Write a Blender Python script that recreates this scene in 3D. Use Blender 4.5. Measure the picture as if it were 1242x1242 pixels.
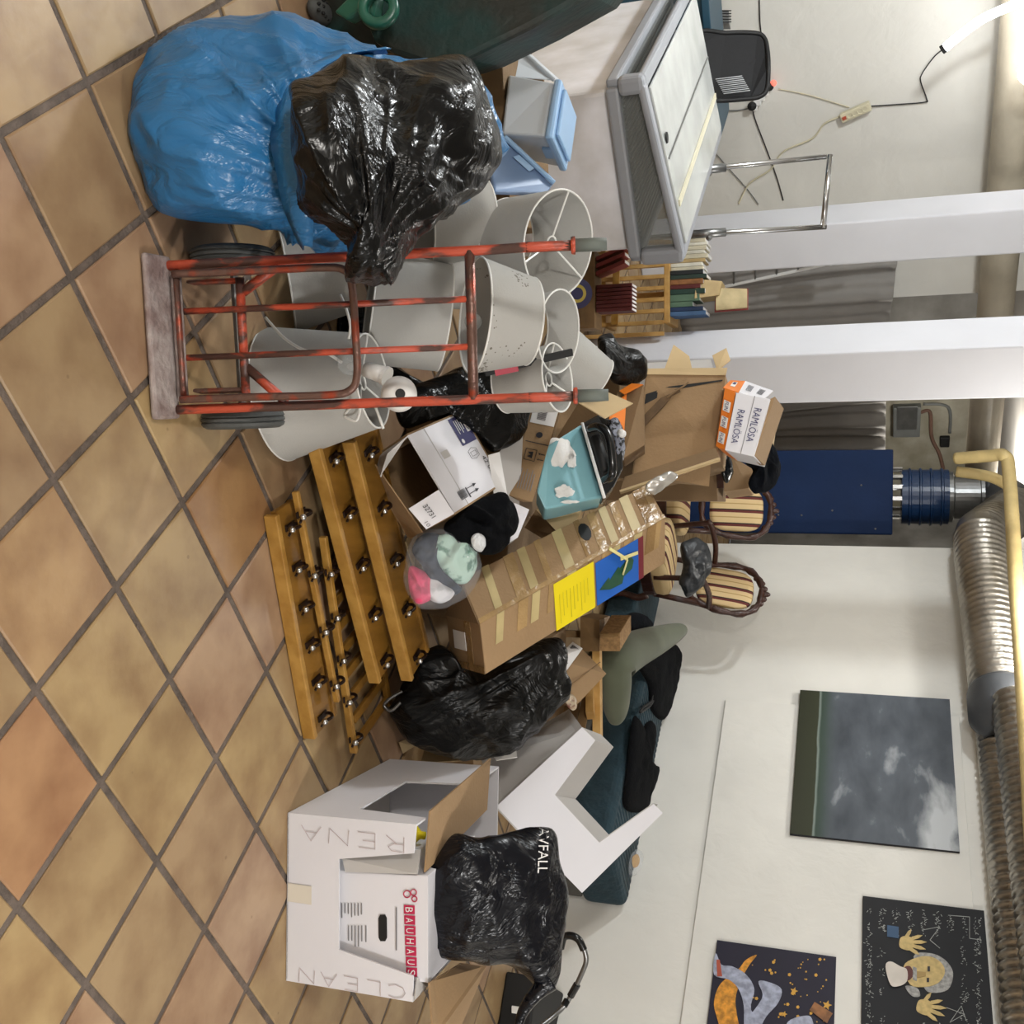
import bpy, bmesh, math, random
from mathutils import Vector, noise, Matrix
from mathutils.bvhtree import BVHTree
random.seed(4)
for o in list(bpy.data.objects): bpy.data.objects.remove(o)
S = bpy.context.scene
COL = S.collection
V3 = Vector
# ------------------------------------------------------------------ camera
FPX, PITCH, ROLL, TILE = 1258.8, 0.3304, 0.0103, 0.31
HC = 5.2351 * TILE
TH = 0.6874                                    # the room (tile grid, walls) is turned by this against the view
CAM = V3((0, 0, HC))
FW = V3((0, math.cos(PITCH), -math.sin(PITCH)))
R0 = V3((1, 0, 0)); U0 = V3((0, math.sin(PITCH), math.cos(PITCH)))
RT = R0 * math.cos(ROLL) + U0 * math.sin(ROLL)
UP = -R0 * math.sin(ROLL) + U0 * math.cos(ROLL)
cam = bpy.data.objects.new('camera', bpy.data.cameras.new('camera')); COL.objects.link(cam)
cam.data.sensor_width = 36; cam.data.lens = FPX / 1242 * 36
cam.data.clip_start = .05
m = Matrix.Identity(4)                          # the phone was held sideways: picture right is up
for i, c in enumerate((UP, -RT, -FW)):
    for k in range(3): m[k][i] = c[k]
m.translation = CAM
cam.matrix_world = m
S.camera = cam
# ------------------------------------------------------------------ light
S.view_settings.view_transform = 'Standard'; S.view_settings.look = 'None'
S.view_settings.exposure = 0.08; S.view_settings.gamma = 1.0
S.view_settings.use_curve_mapping = False
w = bpy.data.worlds.new('world'); S.world = w; w.use_nodes = True
w.node_tree.nodes['Background'].inputs[0].default_value = (.93, .95, 1, 1)
w.node_tree.nodes['Background'].inputs[1].default_value = 0.22
# room axes in the world: A runs right and away, B left and away
A = V3((math.cos(TH), math.sin(TH), 0)); B = V3((-math.sin(TH), math.cos(TH), 0)); Z = V3((0, 0, 1))
def AB(a, b, z=0): return A * a + B * b + Z * z
CEIL = 2.95
# unseen point lamps outside the frame, some added only as fill
def bulb(name, loc, power, col, r=.16):
    l = bpy.data.lights.new(name, 'POINT'); l.energy = power; l.color = col; l.shadow_soft_size = r
    o = bpy.data.objects.new(name, l); COL.objects.link(o); o.location = loc
bulb('fill_bulb_behind', AB(-1.5, .6, 2.45), 190, (1, .96, .91))  # added fill lamp, brightens the fronts of sack and freezer
bulb('hanging_bulb_right', AB(2.4, -.9, 2.5), 190, (.99, .98, .97))
bulb('hanging_bulb_left', AB(.2, 5.4, 2.7), 245, (.94, .98, 1))
bulb('hanging_bulb_corner', AB(4.2, 4.5, 2.75), 60, (1, .98, .94))
bulb('fill_bulb_recess', AB(6.4, 8.4, 2.7), 75, (1, .96, .9))  # added fill lamp, lifts the dark recess and its curtains
# ------------------------------------------------------------------ pixel helpers (x to the right = up in the room, y down = right in the room)
def ray(x, y): return FW + RT * ((y - 621) / FPX) + UP * ((x - 621) / FPX)
def PD(x, y, d): return CAM + ray(x, y) * d
def PY(x, y, Y): r = ray(x, y); return CAM + r * (Y / r.y)
def PZ(x, y, z): r = ray(x, y); return CAM + r * ((z - HC) / r.z)
def PA(x, y, a): r = ray(x, y); return CAM + r * (a / r.dot(A))
def PB(x, y, b): r = ray(x, y); return CAM + r * (b / r.dot(B))
# ------------------------------------------------------------------ materials
def node(nt, t, **kw):
    n = nt.nodes.new(t)
    for k, v in kw.items(): setattr(n, k, v)
    return n
def srgb(h):
    h = h.lstrip('#'); c = [int(h[i:i + 2], 16) / 255 for i in (0, 2, 4)]
    return tuple((x / 12.92 if x <= .04045 else ((x + .055) / 1.055) ** 2.4) for x in c)
MATS = {}
def mat(name, col, rough=.6, var=.12, scale=6, bump=0, bscale=40, metal=0, spec=.5, col2=None, stretch=None, trans=0, emit=0, ramp=(.35, .65), coords='Object', dist=0, detail=6, alpha=1, sheen=0):
    if name in MATS: return MATS[name]
    m = bpy.data.materials.new(name); m.use_nodes = True; nt = m.node_tree
    b = nt.nodes['Principled BSDF']
    c = srgb(col) if isinstance(col, str) else col
    if col2: c2 = srgb(col2)
    else: c2 = tuple(x * (1 - var) for x in c); c = tuple(min(1, x * (1 + var)) for x in c)
    tc = node(nt, 'ShaderNodeTexCoord'); mp = node(nt, 'ShaderNodeMapping')
    nt.links.new(tc.outputs[coords], mp.inputs[0])
    if stretch: mp.inputs['Scale'].default_value = stretch
    n = node(nt, 'ShaderNodeTexNoise'); n.inputs['Scale'].default_value = scale; n.inputs['Detail'].default_value = detail; n.inputs['Distortion'].default_value = dist
    nt.links.new(mp.outputs[0], n.inputs['Vector'])
    r = node(nt, 'ShaderNodeValToRGB'); r.color_ramp.elements[0].position = ramp[0]; r.color_ramp.elements[1].position = ramp[1]
    r.color_ramp.elements[0].color = (*c2, 1); r.color_ramp.elements[1].color = (*c, 1)
    nt.links.new(n.outputs['Fac'], r.inputs[0]); nt.links.new(r.outputs[0], b.inputs['Base Color'])
    b.inputs['Roughness'].default_value = rough; b.inputs['Metallic'].default_value = metal
    b.inputs['Specular IOR Level'].default_value = spec
    b.inputs['Transmission Weight'].default_value = trans
    b.inputs['Alpha'].default_value = alpha
    if sheen: b.inputs['Sheen Weight'].default_value = sheen
    if emit:
        b.inputs['Emission Color'].default_value = (*c, 1); b.inputs['Emission Strength'].default_value = emit
    if bump:
        n2 = node(nt, 'ShaderNodeTexNoise'); n2.inputs['Scale'].default_value = bscale; n2.inputs['Detail'].default_value = 8; n2.inputs['Distortion'].default_value = dist
        nt.links.new(mp.outputs[0], n2.inputs['Vector'])
        bp = node(nt, 'ShaderNodeBump'); bp.inputs['Strength'].default_value = bump; bp.inputs['Distance'].default_value = .02
        nt.links.new(n2.outputs['Fac'], bp.inputs['Height']); nt.links.new(bp.outputs[0], b.inputs['Normal'])
    MATS[name] = m
    return m
def plastic_bag(name, col, rough, bump, scale, spec=.5, alpha=1):
    """thin film: broad crumples plus sharp creases"""
    m = bpy.data.materials.new(name); m.use_nodes = True; nt = m.node_tree; b = nt.nodes['Principled BSDF']
    c = srgb(col); b.inputs['Base Color'].default_value = (*c, 1); b.inputs['Roughness'].default_value = rough; b.inputs['Specular IOR Level'].default_value = spec; b.inputs['Alpha'].default_value = alpha
    tc = node(nt, 'ShaderNodeTexCoord')
    n1 = node(nt, 'ShaderNodeTexNoise'); n1.inputs['Scale'].default_value = scale; n1.inputs['Detail'].default_value = 5; n1.inputs['Distortion'].default_value = 1.2
    mp = node(nt, 'ShaderNodeMapping'); mp.inputs['Scale'].default_value = (1, 1, .45); mp.inputs['Rotation'].default_value = (.3, .5, 0)
    nt.links.new(tc.outputs['Object'], mp.inputs[0]); nt.links.new(mp.outputs[0], n1.inputs['Vector'])
    mix = node(nt, 'ShaderNodeMix', data_type='VECTOR'); mix.inputs['Factor'].default_value = .22
    nt.links.new(mp.outputs[0], mix.inputs['A']); nt.links.new(n1.outputs['Color'], mix.inputs['B'])
    v = node(nt, 'ShaderNodeTexVoronoi', feature='DISTANCE_TO_EDGE'); v.inputs['Scale'].default_value = scale * 1.6
    nt.links.new(mix.outputs['Result'], v.inputs['Vector'])
    mm = node(nt, 'ShaderNodeMath', operation='MULTIPLY_ADD'); mm.inputs[1].default_value = .7
    nt.links.new(v.outputs['Distance'], mm.inputs[0]); nt.links.new(n1.outputs['Fac'], mm.inputs[2])
    bp = node(nt, 'ShaderNodeBump'); bp.inputs['Strength'].default_value = bump; bp.inputs['Distance'].default_value = .05
    nt.links.new(mm.outputs[0], bp.inputs['Height']); nt.links.new(bp.outputs[0], b.inputs['Normal'])
    MATS[name] = m
    return m
M_wall = mat('white_plaster', '#d8d6cf', .75, .05, 1.5, .55, 5, dist=.4)
M_wallr = mat('white_plaster_right', '#e0dfd9', .75, .05, 1.5, .35, 7, dist=.4)
M_wallg = mat('old_grey_wall', '#8d8c88', .85, .2, 2.5, .5, 7, col2='#6d6b66')
M_ceil = mat('ceiling_paint', '#b9b6b0', .8, .08, 2)
M_pil = mat('pillar_paint', '#d2d3d9', .6, .03, 2, .25, 5)
M_grout = mat('grout', '#5d524a', .9, .25, 20, .5, 60)
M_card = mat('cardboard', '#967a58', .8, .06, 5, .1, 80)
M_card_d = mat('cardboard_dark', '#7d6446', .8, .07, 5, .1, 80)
M_card_l = mat('cardboard_pale', '#bfa77e', .75, .06, 5)
M_whitebox = mat('white_board', '#d6d5da', .55, .02, 3)
M_greyboard = mat('grey_board', '#b4b1ae', .6, .04, 3)
M_tape = mat('packing_tape', '#a4875c', .22, .12, 10, .3, 30, spec=.6)
M_tape2 = mat('tape_pale', '#b7a678', .35, .1, 10)
M_tapeb = mat('tape_brown', '#8d7049', .2, .12, 10, .3, 30)
M_shade = mat('lampshade_cloth', '#a8a7a3', .85, .05, 4, .1, 200)
M_shade_in = mat('lampshade_lining', '#b9bab7', .7, .04, 4)
M_white = mat('white_plastic', '#e3e3e1', .35, .02, 3)
M_wire = mat('white_wire', '#dcdcd8', .4, .02, 3)
M_red = mat('worn_orange_paint', '#b04830', .45, .1, 26, .2, 60, col2='#4c332c', stretch=(1, 1, .35), ramp=(.43, .53))
M_redworn = mat('rubbed_steel', '#6b5148', .38, .2, 18, .2, 60, metal=.55, col2='#a0442d', ramp=(.33, .48))
M_toe = mat('scuffed_grey_plate', '#a59a96', .6, .15, 20, .4, 50, metal=.1, col2='#7d6a66')
M_rubber = mat('tyre_rubber', '#4a4c4b', .7, .15, 10)
M_grip = mat('grip_rubber', '#5f6661', .65, .1, 12)
M_blue = plastic_bag('blue_sack_film', '#2c6a9c', .3, .5, 5.5, spec=.4)
M_black = plastic_bag('black_sack_film', '#060708', .26, .42, 6, spec=.3)
M_black2 = plastic_bag('dull_black_sack_film', '#0b0c0d', .34, .45, 7, spec=.3)
M_black3 = plastic_bag('blue_black_sack_film', '#0a0c13', .26, .5, 7, spec=.3)
M_clear = plastic_bag('clear_bag_film', '#c9ced6', .08, .5, 8, alpha=.15)
M_oak = mat('golden_oak', '#8a6226', .42, .15, 5, .06, 60, stretch=(4, .6, 4), col2='#6f4d1a', spec=.4)
M_oak2 = mat('golden_oak_light', '#ac8340', .4, .12, 5, .06, 60, stretch=(4, .6, 4), col2='#936a2b')
M_steel = mat('bright_steel', '#c8c8c8', .2, .06, 8, metal=1)
M_iron = mat('dark_iron', '#2b1c16', .35, .2, 10, metal=.5)
M_steel_d = mat('dull_steel', '#8b8c8c', .35, .12, 12, metal=.9)
M_ink = mat('black_ink', '#24232a', .6, .02, 5)
M_ink2 = mat('grey_ink', '#7c7a7c', .6, .05, 5)
M_pencil = mat('pencil_grey', '#b8a9ab', .7, .1, 60)
M_navy = mat('navy_print', '#2c2a5e', .5, .05, 5)
M_crim = mat('crimson_print', '#b3204a', .5, .03, 5)
M_paper = mat('paper_label', '#dedcda', .6, .03, 5)
M_orange = mat('orange_print', '#e07a22', .45, .04, 5)
M_yellow = mat('yellow_sheet', '#e2cd00', .75, .03, 5)
M_bluepic = mat('blue_picture', '#1458b0', .7, .12, 3)
M_green = mat('tree_green', '#1f4b35', .5, .2, 20)
M_maroon = mat('maroon_border', '#6a1824', .7, .05, 5)
M_teal = mat('teal_plastic', '#7fb0ba', .4, .06, 4)
M_plaster = mat('white_plaster_splash', '#e6e6e4', .6, .03, 10, .4, 50)
M_gloss = mat('glossy_black_plastic', '#16181a', .18, .2, 5)
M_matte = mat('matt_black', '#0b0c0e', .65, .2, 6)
M_cloth = mat('black_cloth', '#07080b', .95, .2, 12, .3, 60, spec=.1)
M_navycloth = mat('dark_navy_cloth', '#090c12', .95, .2, 12, .3, 60, spec=.1)
M_sofa = mat('teal_corduroy', '#1e3640', .95, .12, 14, .5, 30, stretch=(1, 1, 1), sheen=.05)
M_sofag = mat('sofa_grey_base', '#56544f', .9, .1, 10)
M_olive = mat('olive_velvet', '#565b4a', .9, .1, 5, sheen=.1)
M_pine = mat('pine', '#d0a868', .5, .1, 4, stretch=(3, .5, 3), col2='#b98e4c')
M_brownw = mat('brown_wood', '#7d623f', .6, .15, 5, stretch=(3, .5, 3))
M_mahog = mat('carved_dark_wood', '#3b2119', .32, .25, 12, .3, 30)
M_cab = mat('blue_enamel', '#132a50', .6, .08, 3, .08, 40, spec=.2)
M_drum = mat('blue_gloss_enamel', '#15345c', .3, .06, 3)
M_duct = mat('silver_foil_duct', '#a9a49b', .3, .15, 8, .25, 30, metal=.85)
M_ductd = mat('dark_duct_collar', '#53565a', .5, .1, 6, metal=.3)
M_pipe = mat('cream_lagging', '#bdb4a1', .6, .08, 5, .2, 20)
M_ypipe = mat('yellowed_pipe', '#c9b37c', .5, .1, 8, .2, 20)
M_curtain = mat('grey_curtain', '#8f8c88', .85, .06, 4)
M_freezer = mat('freezer_white', '#e6e6ec', .45, .05, 3.5, .1, 12, col2='#b9b7b4', ramp=(.3, .7))
M_frame = mat('freezer_grey_frame', '#8e9197', .4, .05, 4)
M_glass = mat('smoky_glass', '#8d908c', .08, .05, 3, alpha=.3)
M_lid = mat('frosted_glass_lid', '#c3c6c4', .14, .06, 3, spec=.7, col2='#a9acaa')
M_strip = mat('cream_seal', '#cfcab2', .5, .04, 4)
M_desk = mat('petrol_desk', '#1f4254', .5, .06, 4)
M_mesh = mat('black_mesh_cloth', '#101114', .8, .15, 60)
M_greenm = mat('green_machine_paint', '#0b302e', .45, .2, 5, .2, 30, spec=.25, col2='#20221d', ramp=(.38, .6))
M_greenl = mat('green_lug_paint', '#1c5848', .35, .12, 8)
M_crate = mat('pale_grey_plastic', '#c3c9cf', .4, .03, 4)
M_lidblue = mat('pale_blue_plastic', '#93b6da', .3, .05, 4)
M_lidgrey = mat('slate_blue_plastic', '#6f86a8', .35, .05, 4)
M_led = mat('led_white', (1, 1, 1), .5, 0, 2, emit=14)
M_cream = mat('cream_plastic', '#d2cbb0', .45, .04, 4)
M_elec = mat('grey_electrical_box', '#6d706f', .5, .08, 6)
M_canvas = mat('dark_canvas', '#12121a', .6, .2, 6)
M_chalk = mat('chalk_white', '#a9aca9', .8, .15, 30)
# terracotta tile, per-piece colour from the object colour
def tile_mat():
    m = bpy.data.materials.new('terracotta_tile'); m.use_nodes = True; nt = m.node_tree; b = nt.nodes['Principled BSDF']
    oi = node(nt, 'ShaderNodeObjectInfo'); g = node(nt, 'ShaderNodeNewGeometry')
    n = node(nt, 'ShaderNodeTexNoise'); n.inputs['Scale'].default_value = 6.5; n.inputs['Detail'].default_value = 4; n.inputs['Roughness'].default_value = .5
    nt.links.new(g.outputs['Position'], n.inputs['Vector'])
    r = node(nt, 'ShaderNodeValToRGB'); e = r.color_ramp.elements
    e[0].position = .3; e[0].color = (.66, .58, .56, 1); e[1].position = .62; e[1].color = (1, 1, 1, 1)
    nt.links.new(n.outputs['Fac'], r.inputs[0])
    mx = node(nt, 'ShaderNodeMix', data_type='RGBA', blend_type='MULTIPLY'); mx.inputs['Factor'].default_value = 1
    nt.links.new(oi.outputs['Color'], mx.inputs['A']); nt.links.new(r.outputs[0], mx.inputs['B'])
    sp = node(nt, 'ShaderNodeTexVoronoi'); sp.inputs['Scale'].default_value = 7
    nt.links.new(g.outputs['Position'], sp.inputs['Vector'])
    rr = node(nt, 'ShaderNodeValToRGB'); rr.color_ramp.elements[0].position = .028; rr.color_ramp.elements[0].color = (.3, .24, .2, 1); rr.color_ramp.elements[1].position = .045
    nt.links.new(sp.outputs['Distance'], rr.inputs[0])
    m2 = node(nt, 'ShaderNodeMix', data_type='RGBA', blend_type='MULTIPLY'); m2.inputs['Factor'].default_value = .35
    nt.links.new(mx.outputs['Result'], m2.inputs['A']); nt.links.new(rr.outputs[0], m2.inputs['B'])
    nt.links.new(m2.outputs['Result'], b.inputs['Base Color'])
    b.inputs['Roughness'].default_value = .42; b.inputs['Specular IOR Level'].default_value = .35
    n2 = node(nt, 'ShaderNodeTexNoise'); n2.inputs['Scale'].default_value = 25; n2.inputs['Detail'].default_value = 4
    nt.links.new(g.outputs['Position'], n2.inputs['Vector'])
    bp = node(nt, 'ShaderNodeBump'); bp.inputs['Strength'].default_value = .12; bp.inputs['Distance'].default_value = .01
    nt.links.new(n2.outputs['Fac'], bp.inputs['Height']); nt.links.new(bp.outputs[0], b.inputs['Normal'])
    return m
M_tile = tile_mat()
def stripe_mat(name, cols, axis, freq):
    """woven upholstery stripes along one object axis"""
    m = bpy.data.materials.new(name); m.use_nodes = True; nt = m.node_tree; b = nt.nodes['Principled BSDF']
    tc = node(nt, 'ShaderNodeTexCoord'); sx = node(nt, 'ShaderNodeSeparateXYZ')
    nt.links.new(tc.outputs['UV'], sx.inputs[0])
    mu = node(nt, 'ShaderNodeMath', operation='MULTIPLY'); mu.inputs[1].default_value = freq
    nt.links.new(sx.outputs[axis], mu.inputs[0])
    fr = node(nt, 'ShaderNodeMath', operation='FRACT'); nt.links.new(mu.outputs[0], fr.inputs[0])
    r = node(nt, 'ShaderNodeValToRGB'); r.color_ramp.interpolation = 'CONSTANT'
    e = r.color_ramp.elements
    for i, (p, c) in enumerate(cols):
        x = e[i] if i < 2 else e.new(p)
        x.position = p; x.color = (*srgb(c), 1)
    nt.links.new(fr.outputs[0], r.inputs[0]); nt.links.new(r.outputs[0], b.inputs['Base Color'])
    b.inputs['Roughness'].default_value = .8
    return m
M_str = stripe_mat('striped_silk', [(0, '#c9b083'), (.36, '#a48a58'), (.44, '#c9b083'), (.74, '#5a1f1c'), (.9, '#2c1a14')], 'X', 4)
# ------------------------------------------------------------------ geometry helpers: all return (verts, faces) in world space
ORG = {}
def wpos(o):
    p = V3((0, 0, 0))
    while o: p = p + o.location; o = o.parent
    return p
def T(name, label, cat, loc, group=None):
    o = bpy.data.objects.new(name, None); COL.objects.link(o); o.location = loc; o.empty_display_size = .05
    o['label'] = label; o['category'] = cat
    if group: o['group'] = group
    return o
def Mo(name, geo, material, parent=None, label=None, cat=None, group=None, smooth=False, bevel=0, kind=None, uv=None, solid=0, sub=0, seg=2, recalc=True):
    vs, fs = geo
    vs = [V3(v) for v in vs]
    if parent: org = wpos(parent)
    else:
        lo = V3((min(v[i] for v in vs) for i in range(3))); hi = V3((max(v[i] for v in vs) for i in range(3)))
        org = V3(((lo.x + hi.x) / 2, (lo.y + hi.y) / 2, lo.z))
    me = bpy.data.meshes.new(name)
    me.from_pydata([v - org for v in vs], [], [tuple(f) for f in fs])
    if recalc:
        bm = bmesh.new(); bm.from_mesh(me); bmesh.ops.recalc_face_normals(bm, faces=bm.faces); bm.to_mesh(me); bm.free()
    me.materials.append(material)
    if uv:
        l = me.uv_layers.new(name='UVMap')
        for lp in me.loops: l.data[lp.index].uv = uv[lp.vertex_index]
    if smooth: me.polygons.foreach_set('use_smooth', [True] * len(me.polygons))
    o = bpy.data.objects.new(name, me); COL.objects.link(o)
    if parent: o.parent = parent
    else: o.location = org
    if label: o['label'] = label
    if cat: o['category'] = cat
    if group: o['group'] = group
    if kind: o['kind'] = kind
    if solid:
        md = o.modifiers.new('solid', 'SOLIDIFY'); md.thickness = solid; md.offset = 0
    if sub:
        md = o.modifiers.new('sub', 'SUBSURF'); md.levels = sub; md.render_levels = sub
    if bevel:
        md = o.modifiers.new('bevel', 'BEVEL'); md.width = bevel; md.segments = seg; md.limit_method = 'ANGLE'
    return o
def join(*gs):
    vs, fs = [], []
    for v, f in gs:
        k = len(vs); vs += list(v); fs += [tuple(i + k for i in q) for q in f]
    return vs, fs
def prism(poly, ext):
    n = len(poly); vs = [V3(p) for p in poly] + [V3(p) + ext for p in poly]
    return vs, [tuple(range(n)), tuple(range(2 * n - 1, n - 1, -1))] + [(i, (i + 1) % n, n + (i + 1) % n, n + i) for i in range(n)]
def norm_of(poly):
    n = V3((0, 0, 0))
    for i in range(len(poly)):
        a, b = poly[i], poly[(i + 1) % len(poly)]
        n += V3(a).cross(V3(b))
    n.normalize()
    c = sum((V3(p) for p in poly), V3()) / len(poly)
    if n.dot(CAM - c) < 0: n = -n                # towards the aisle
    return n
def sheet(poly, t=.004): n = norm_of(poly); return prism([V3(p) + n * 0 for p in poly], -n * t)
def box(c, ax, ay, az):
    c = V3(c); q = [c - ax - ay - az, c + ax - ay - az, c + ax + ay - az, c - ax + ay - az]
    return prism(q, az * 2)
def rbox(c, sx, sy, sz, rz=0, base=True):
    ax = V3((math.cos(rz), math.sin(rz), 0)) * sx / 2; ay = V3((-math.sin(rz), math.cos(rz), 0)) * sy / 2
    c = V3(c) + (Z * sz / 2 if base else V3())
    return box(c, ax, ay, Z * sz / 2)
def beam(p, q, wdt, hgt, up=Z):
    p = V3(p); q = V3(q); d = (q - p); l = d.length; d.normalize()
    s = d.cross(up); s.normalize(); u = s.cross(d)
    return box((p + q) / 2, d * l / 2, s * wdt / 2, u * hgt / 2)
def smoothpath(pts, k=6, closed=False):
    pts = [V3(p) for p in pts]; n = len(pts); out = []
    rng = range(n) if closed else range(n - 1)
    for i in rng:
        g = (lambda j: pts[j % n]) if closed else (lambda j: pts[max(0, min(n - 1, j))])
        p0, p1, p2, p3 = g(i - 1), g(i), g(i + 1), g(i + 2)
        for s in range(k):
            t = s / k
            out.append(.5 * (2 * p1 + (p2 - p0) * t + (2 * p0 - 5 * p1 + 4 * p2 - p3) * t * t + (3 * p1 - p0 - 3 * p2 + p3) * t ** 3))
    if not closed: out.append(pts[-1])
    return out
def tube(path, r, seg=10, flat=None, caps=True, closed=False):
    path = [V3(p) for p in path]; n = len(path)
    rr = r if isinstance(r, (list, tuple)) else [r] * n
    vs, fs = [], []
    t0 = (path[1] - path[0]).normalized()
    u = t0.cross(V3((.123, .37, .92)));
    if u.length < .1: u = t0.cross(V3((1, 0, 0)))
    u.normalize()
    for i in range(n):
        a = path[(i - 1) % n] if (closed or i) else path[i]; b = path[(i + 1) % n] if (closed or i < n - 1) else path[i]
        t = (b - a).normalized()
        u = (u - t * u.dot(t)).normalized(); v = t.cross(u)
        for k in range(seg):
            an = 2 * math.pi * k / seg
            vs.append(path[i] + (u * math.cos(an) + v * math.sin(an)) * rr[i])
    for i in range(n if closed else n - 1):
        j = (i + 1) % n
        for k in range(seg): fs.append((i * seg + k, i * seg + (k + 1) % seg, j * seg + (k + 1) % seg, j * seg + k))
    if caps and not closed: fs += [tuple(range(seg))[::-1], tuple((n - 1) * seg + k for k in range(seg))]
    return vs, fs
def lathe(c, ax, prof, seg=32):
    """profile [(radius, height)] about an axis"""
    ax = V3(ax).normalized(); u = ax.cross(V3((.31, .87, .12))).normalized(); v = ax.cross(u)
    vs, fs = [], []
    for r, h in prof:
        for k in range(seg):
            an = 2 * math.pi * k / seg
            vs.append(V3(c) + ax * h + (u * math.cos(an) + v * math.sin(an)) * max(r, 1e-4))
    for i in range(len(prof) - 1):
        for k in range(seg): fs.append((i * seg + k, i * seg + (k + 1) % seg, (i + 1) * seg + (k + 1) % seg, (i + 1) * seg + k))
    return vs, fs
def ball(c, rx, ry=None, rz=None, seg=20, rings=12):
    ry = ry or rx; rz = rz or rx; vs, fs = [], []
    for i in range(rings + 1):
        p = math.pi * i / rings
        for k in range(seg):
            a = 2 * math.pi * k / seg
            vs.append(V3(c) + V3((rx * math.sin(p) * math.cos(a), ry * math.sin(p) * math.sin(a), rz * math.cos(p))))
    for i in range(rings):
        for k in range(seg): fs.append((i * seg + k, i * seg + (k + 1) % seg, (i + 1) * seg + (k + 1) % seg, (i + 1) * seg + k))
    return vs, fs
def ridge(p): return 1 - abs(noise.noise(p)) * 2
def inflate(outline, f0, f1, tf, tb, amp=.012, sc=6, n=110, rings=26, seed=0, folds=None, power=2.0, floor=.004, fine=.35):
    """a soft body: traced outline at its own distance, swelling tf to the front and tb to the back, then crumpled"""
    pts = smoothpath([V3((x, y, 0)) for x, y in outline], 12, True)
    L = [0]
    for i in range(len(pts)): L.append(L[-1] + (pts[(i + 1) % len(pts)] - pts[i]).length)
    res = []
    j = 0
    for k in range(n):
        s = L[-1] * k / n
        while L[j + 1] < s: j += 1
        t = (s - L[j]) / max(1e-6, L[j + 1] - L[j]); res.append(pts[j].lerp(pts[(j + 1) % len(pts)], t))
    c = sum(res, V3()) / n
    (Va, Ya), (Vb, Yb) = f0, f1
    def Yof(x): return Ya + (Yb - Ya) * (x - Va) / (Vb - Va)
    off = V3((seed * 7.3, seed * 3.1, seed * 1.7))
    C3 = PY(c.x, c.y, Yof(c.x))
    def pt(p, t, side):
        q = c.lerp(p, t); s = max(0, 1 - t ** power) ** .5
        P = PY(q.x, q.y, Yof(q.x) + (-tf if side < 0 else tb) * s)
        nn = (P - C3)
        if nn.length > 1e-5: nn.normalize()
        g = noise.noise(P * sc * .5 + off) * .9
        r1 = ridge(P * sc + off + V3((g, -g, g))) - .55
        r2 = ridge(V3((P.x * 1.0, P.y, P.z * .5)) * sc * 2.3 + off * 2 + V3((g * 2, g, -g))) - .55
        d = amp * (r1 + fine * r2)
        if folds:
            kx, ky, cnt, fa, dec = folds
            an = math.atan2(q.y - ky, q.x - kx); rad = math.hypot(q.x - kx, q.y - ky)
            w1 = (1 - abs(math.sin(an * cnt / 2 + g * 1.6))) ** 1.5; w2 = (1 - abs(math.sin(an * round(cnt * 1.2) / 1.0 + 1 + g * 3))) ** 1.5
            d += fa * (w1 * .9 + w2 * .5 - .45) * math.exp(-rad / dec) * min(1, rad / 90)
        edge = .45 + .55 * s
        P = P + nn * d * edge
        if P.z < floor: P.z = floor
        return P
    vs, fs = [], []
    for side in (-1, 1):
        base = len(vs)
        vs.append(pt(c, 0, side))
        R = rings - (1 if side > 0 else 0)
        for i in range(1, R + 1):
            t = (i / rings); t = math.sin(t * math.pi / 2) ** .8
            for p in res: vs.append(pt(p, t, side))
        idx = lambda i, k, b=base: b if i == 0 else b + 1 + (i - 1) * n + k % n
        for k in range(n): fs.append((idx(0, 0), idx(1, k), idx(1, k + 1)) if side < 0 else (idx(0, 0), idx(1, k + 1), idx(1, k)))
        for i in range(1, R):
            for k in range(n):
                q = (idx(i, k), idx(i + 1, k), idx(i + 1, k + 1), idx(i, k + 1)); fs.append(q if side < 0 else q[::-1])
        if side < 0: fr = [idx(rings, k) for k in range(n)]
        else:
            bk = [idx(R, k) for k in range(n)]
            for k in range(n): fs.append((bk[k], bk[(k + 1) % n], fr[(k + 1) % n], fr[k])[::-1])
    return vs, fs
class Q:
    """a flat face: origin (lower left), right edge, up edge; places prints and labels on it"""
    def __init__(s, o, r, u):
        s.o = V3(o); s.r = V3(r) - s.o; s.u = V3(u) - s.o
        n = s.r.cross(s.u).normalized()
        s.n = n
    def p(s, a, b, off=.0015): return s.o + s.r * a + s.u * b + s.n * off
    def rect(s, a0, b0, a1, b1, off=.0015, t=.001): return prism([s.p(a0, b0, off), s.p(a1, b0, off), s.p(a1, b1, off), s.p(a0, b1, off)], -s.n * t)
    def poly(s, pts, off=.0015, t=.001): return prism([s.p(a, b, off) for a, b in pts], -s.n * t)
def text_geo(txt):
    c = bpy.data.curves.new('t', 'FONT'); c.body = txt; c.resolution_u = 3; c.fill_mode = 'FRONT'; c.extrude = 0
    o = bpy.data.objects.new('t', c); COL.objects.link(o)
    bpy.context.view_layer.update()
    me = bpy.data.meshes.new_from_object(o)
    vs = [v.co.copy() for v in me.vertices]; fs = [tuple(p.vertices) for p in me.polygons]
    bpy.data.objects.remove(o); bpy.data.curves.remove(c); bpy.data.meshes.remove(me)
    x0 = min(v.x for v in vs); x1 = max(v.x for v in vs); y0 = min(v.y for v in vs); y1 = max(v.y for v in vs)
    return [((v.x - x0) / (x1 - x0), (v.y - y0) / (y1 - y0)) for v in vs], fs
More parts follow.
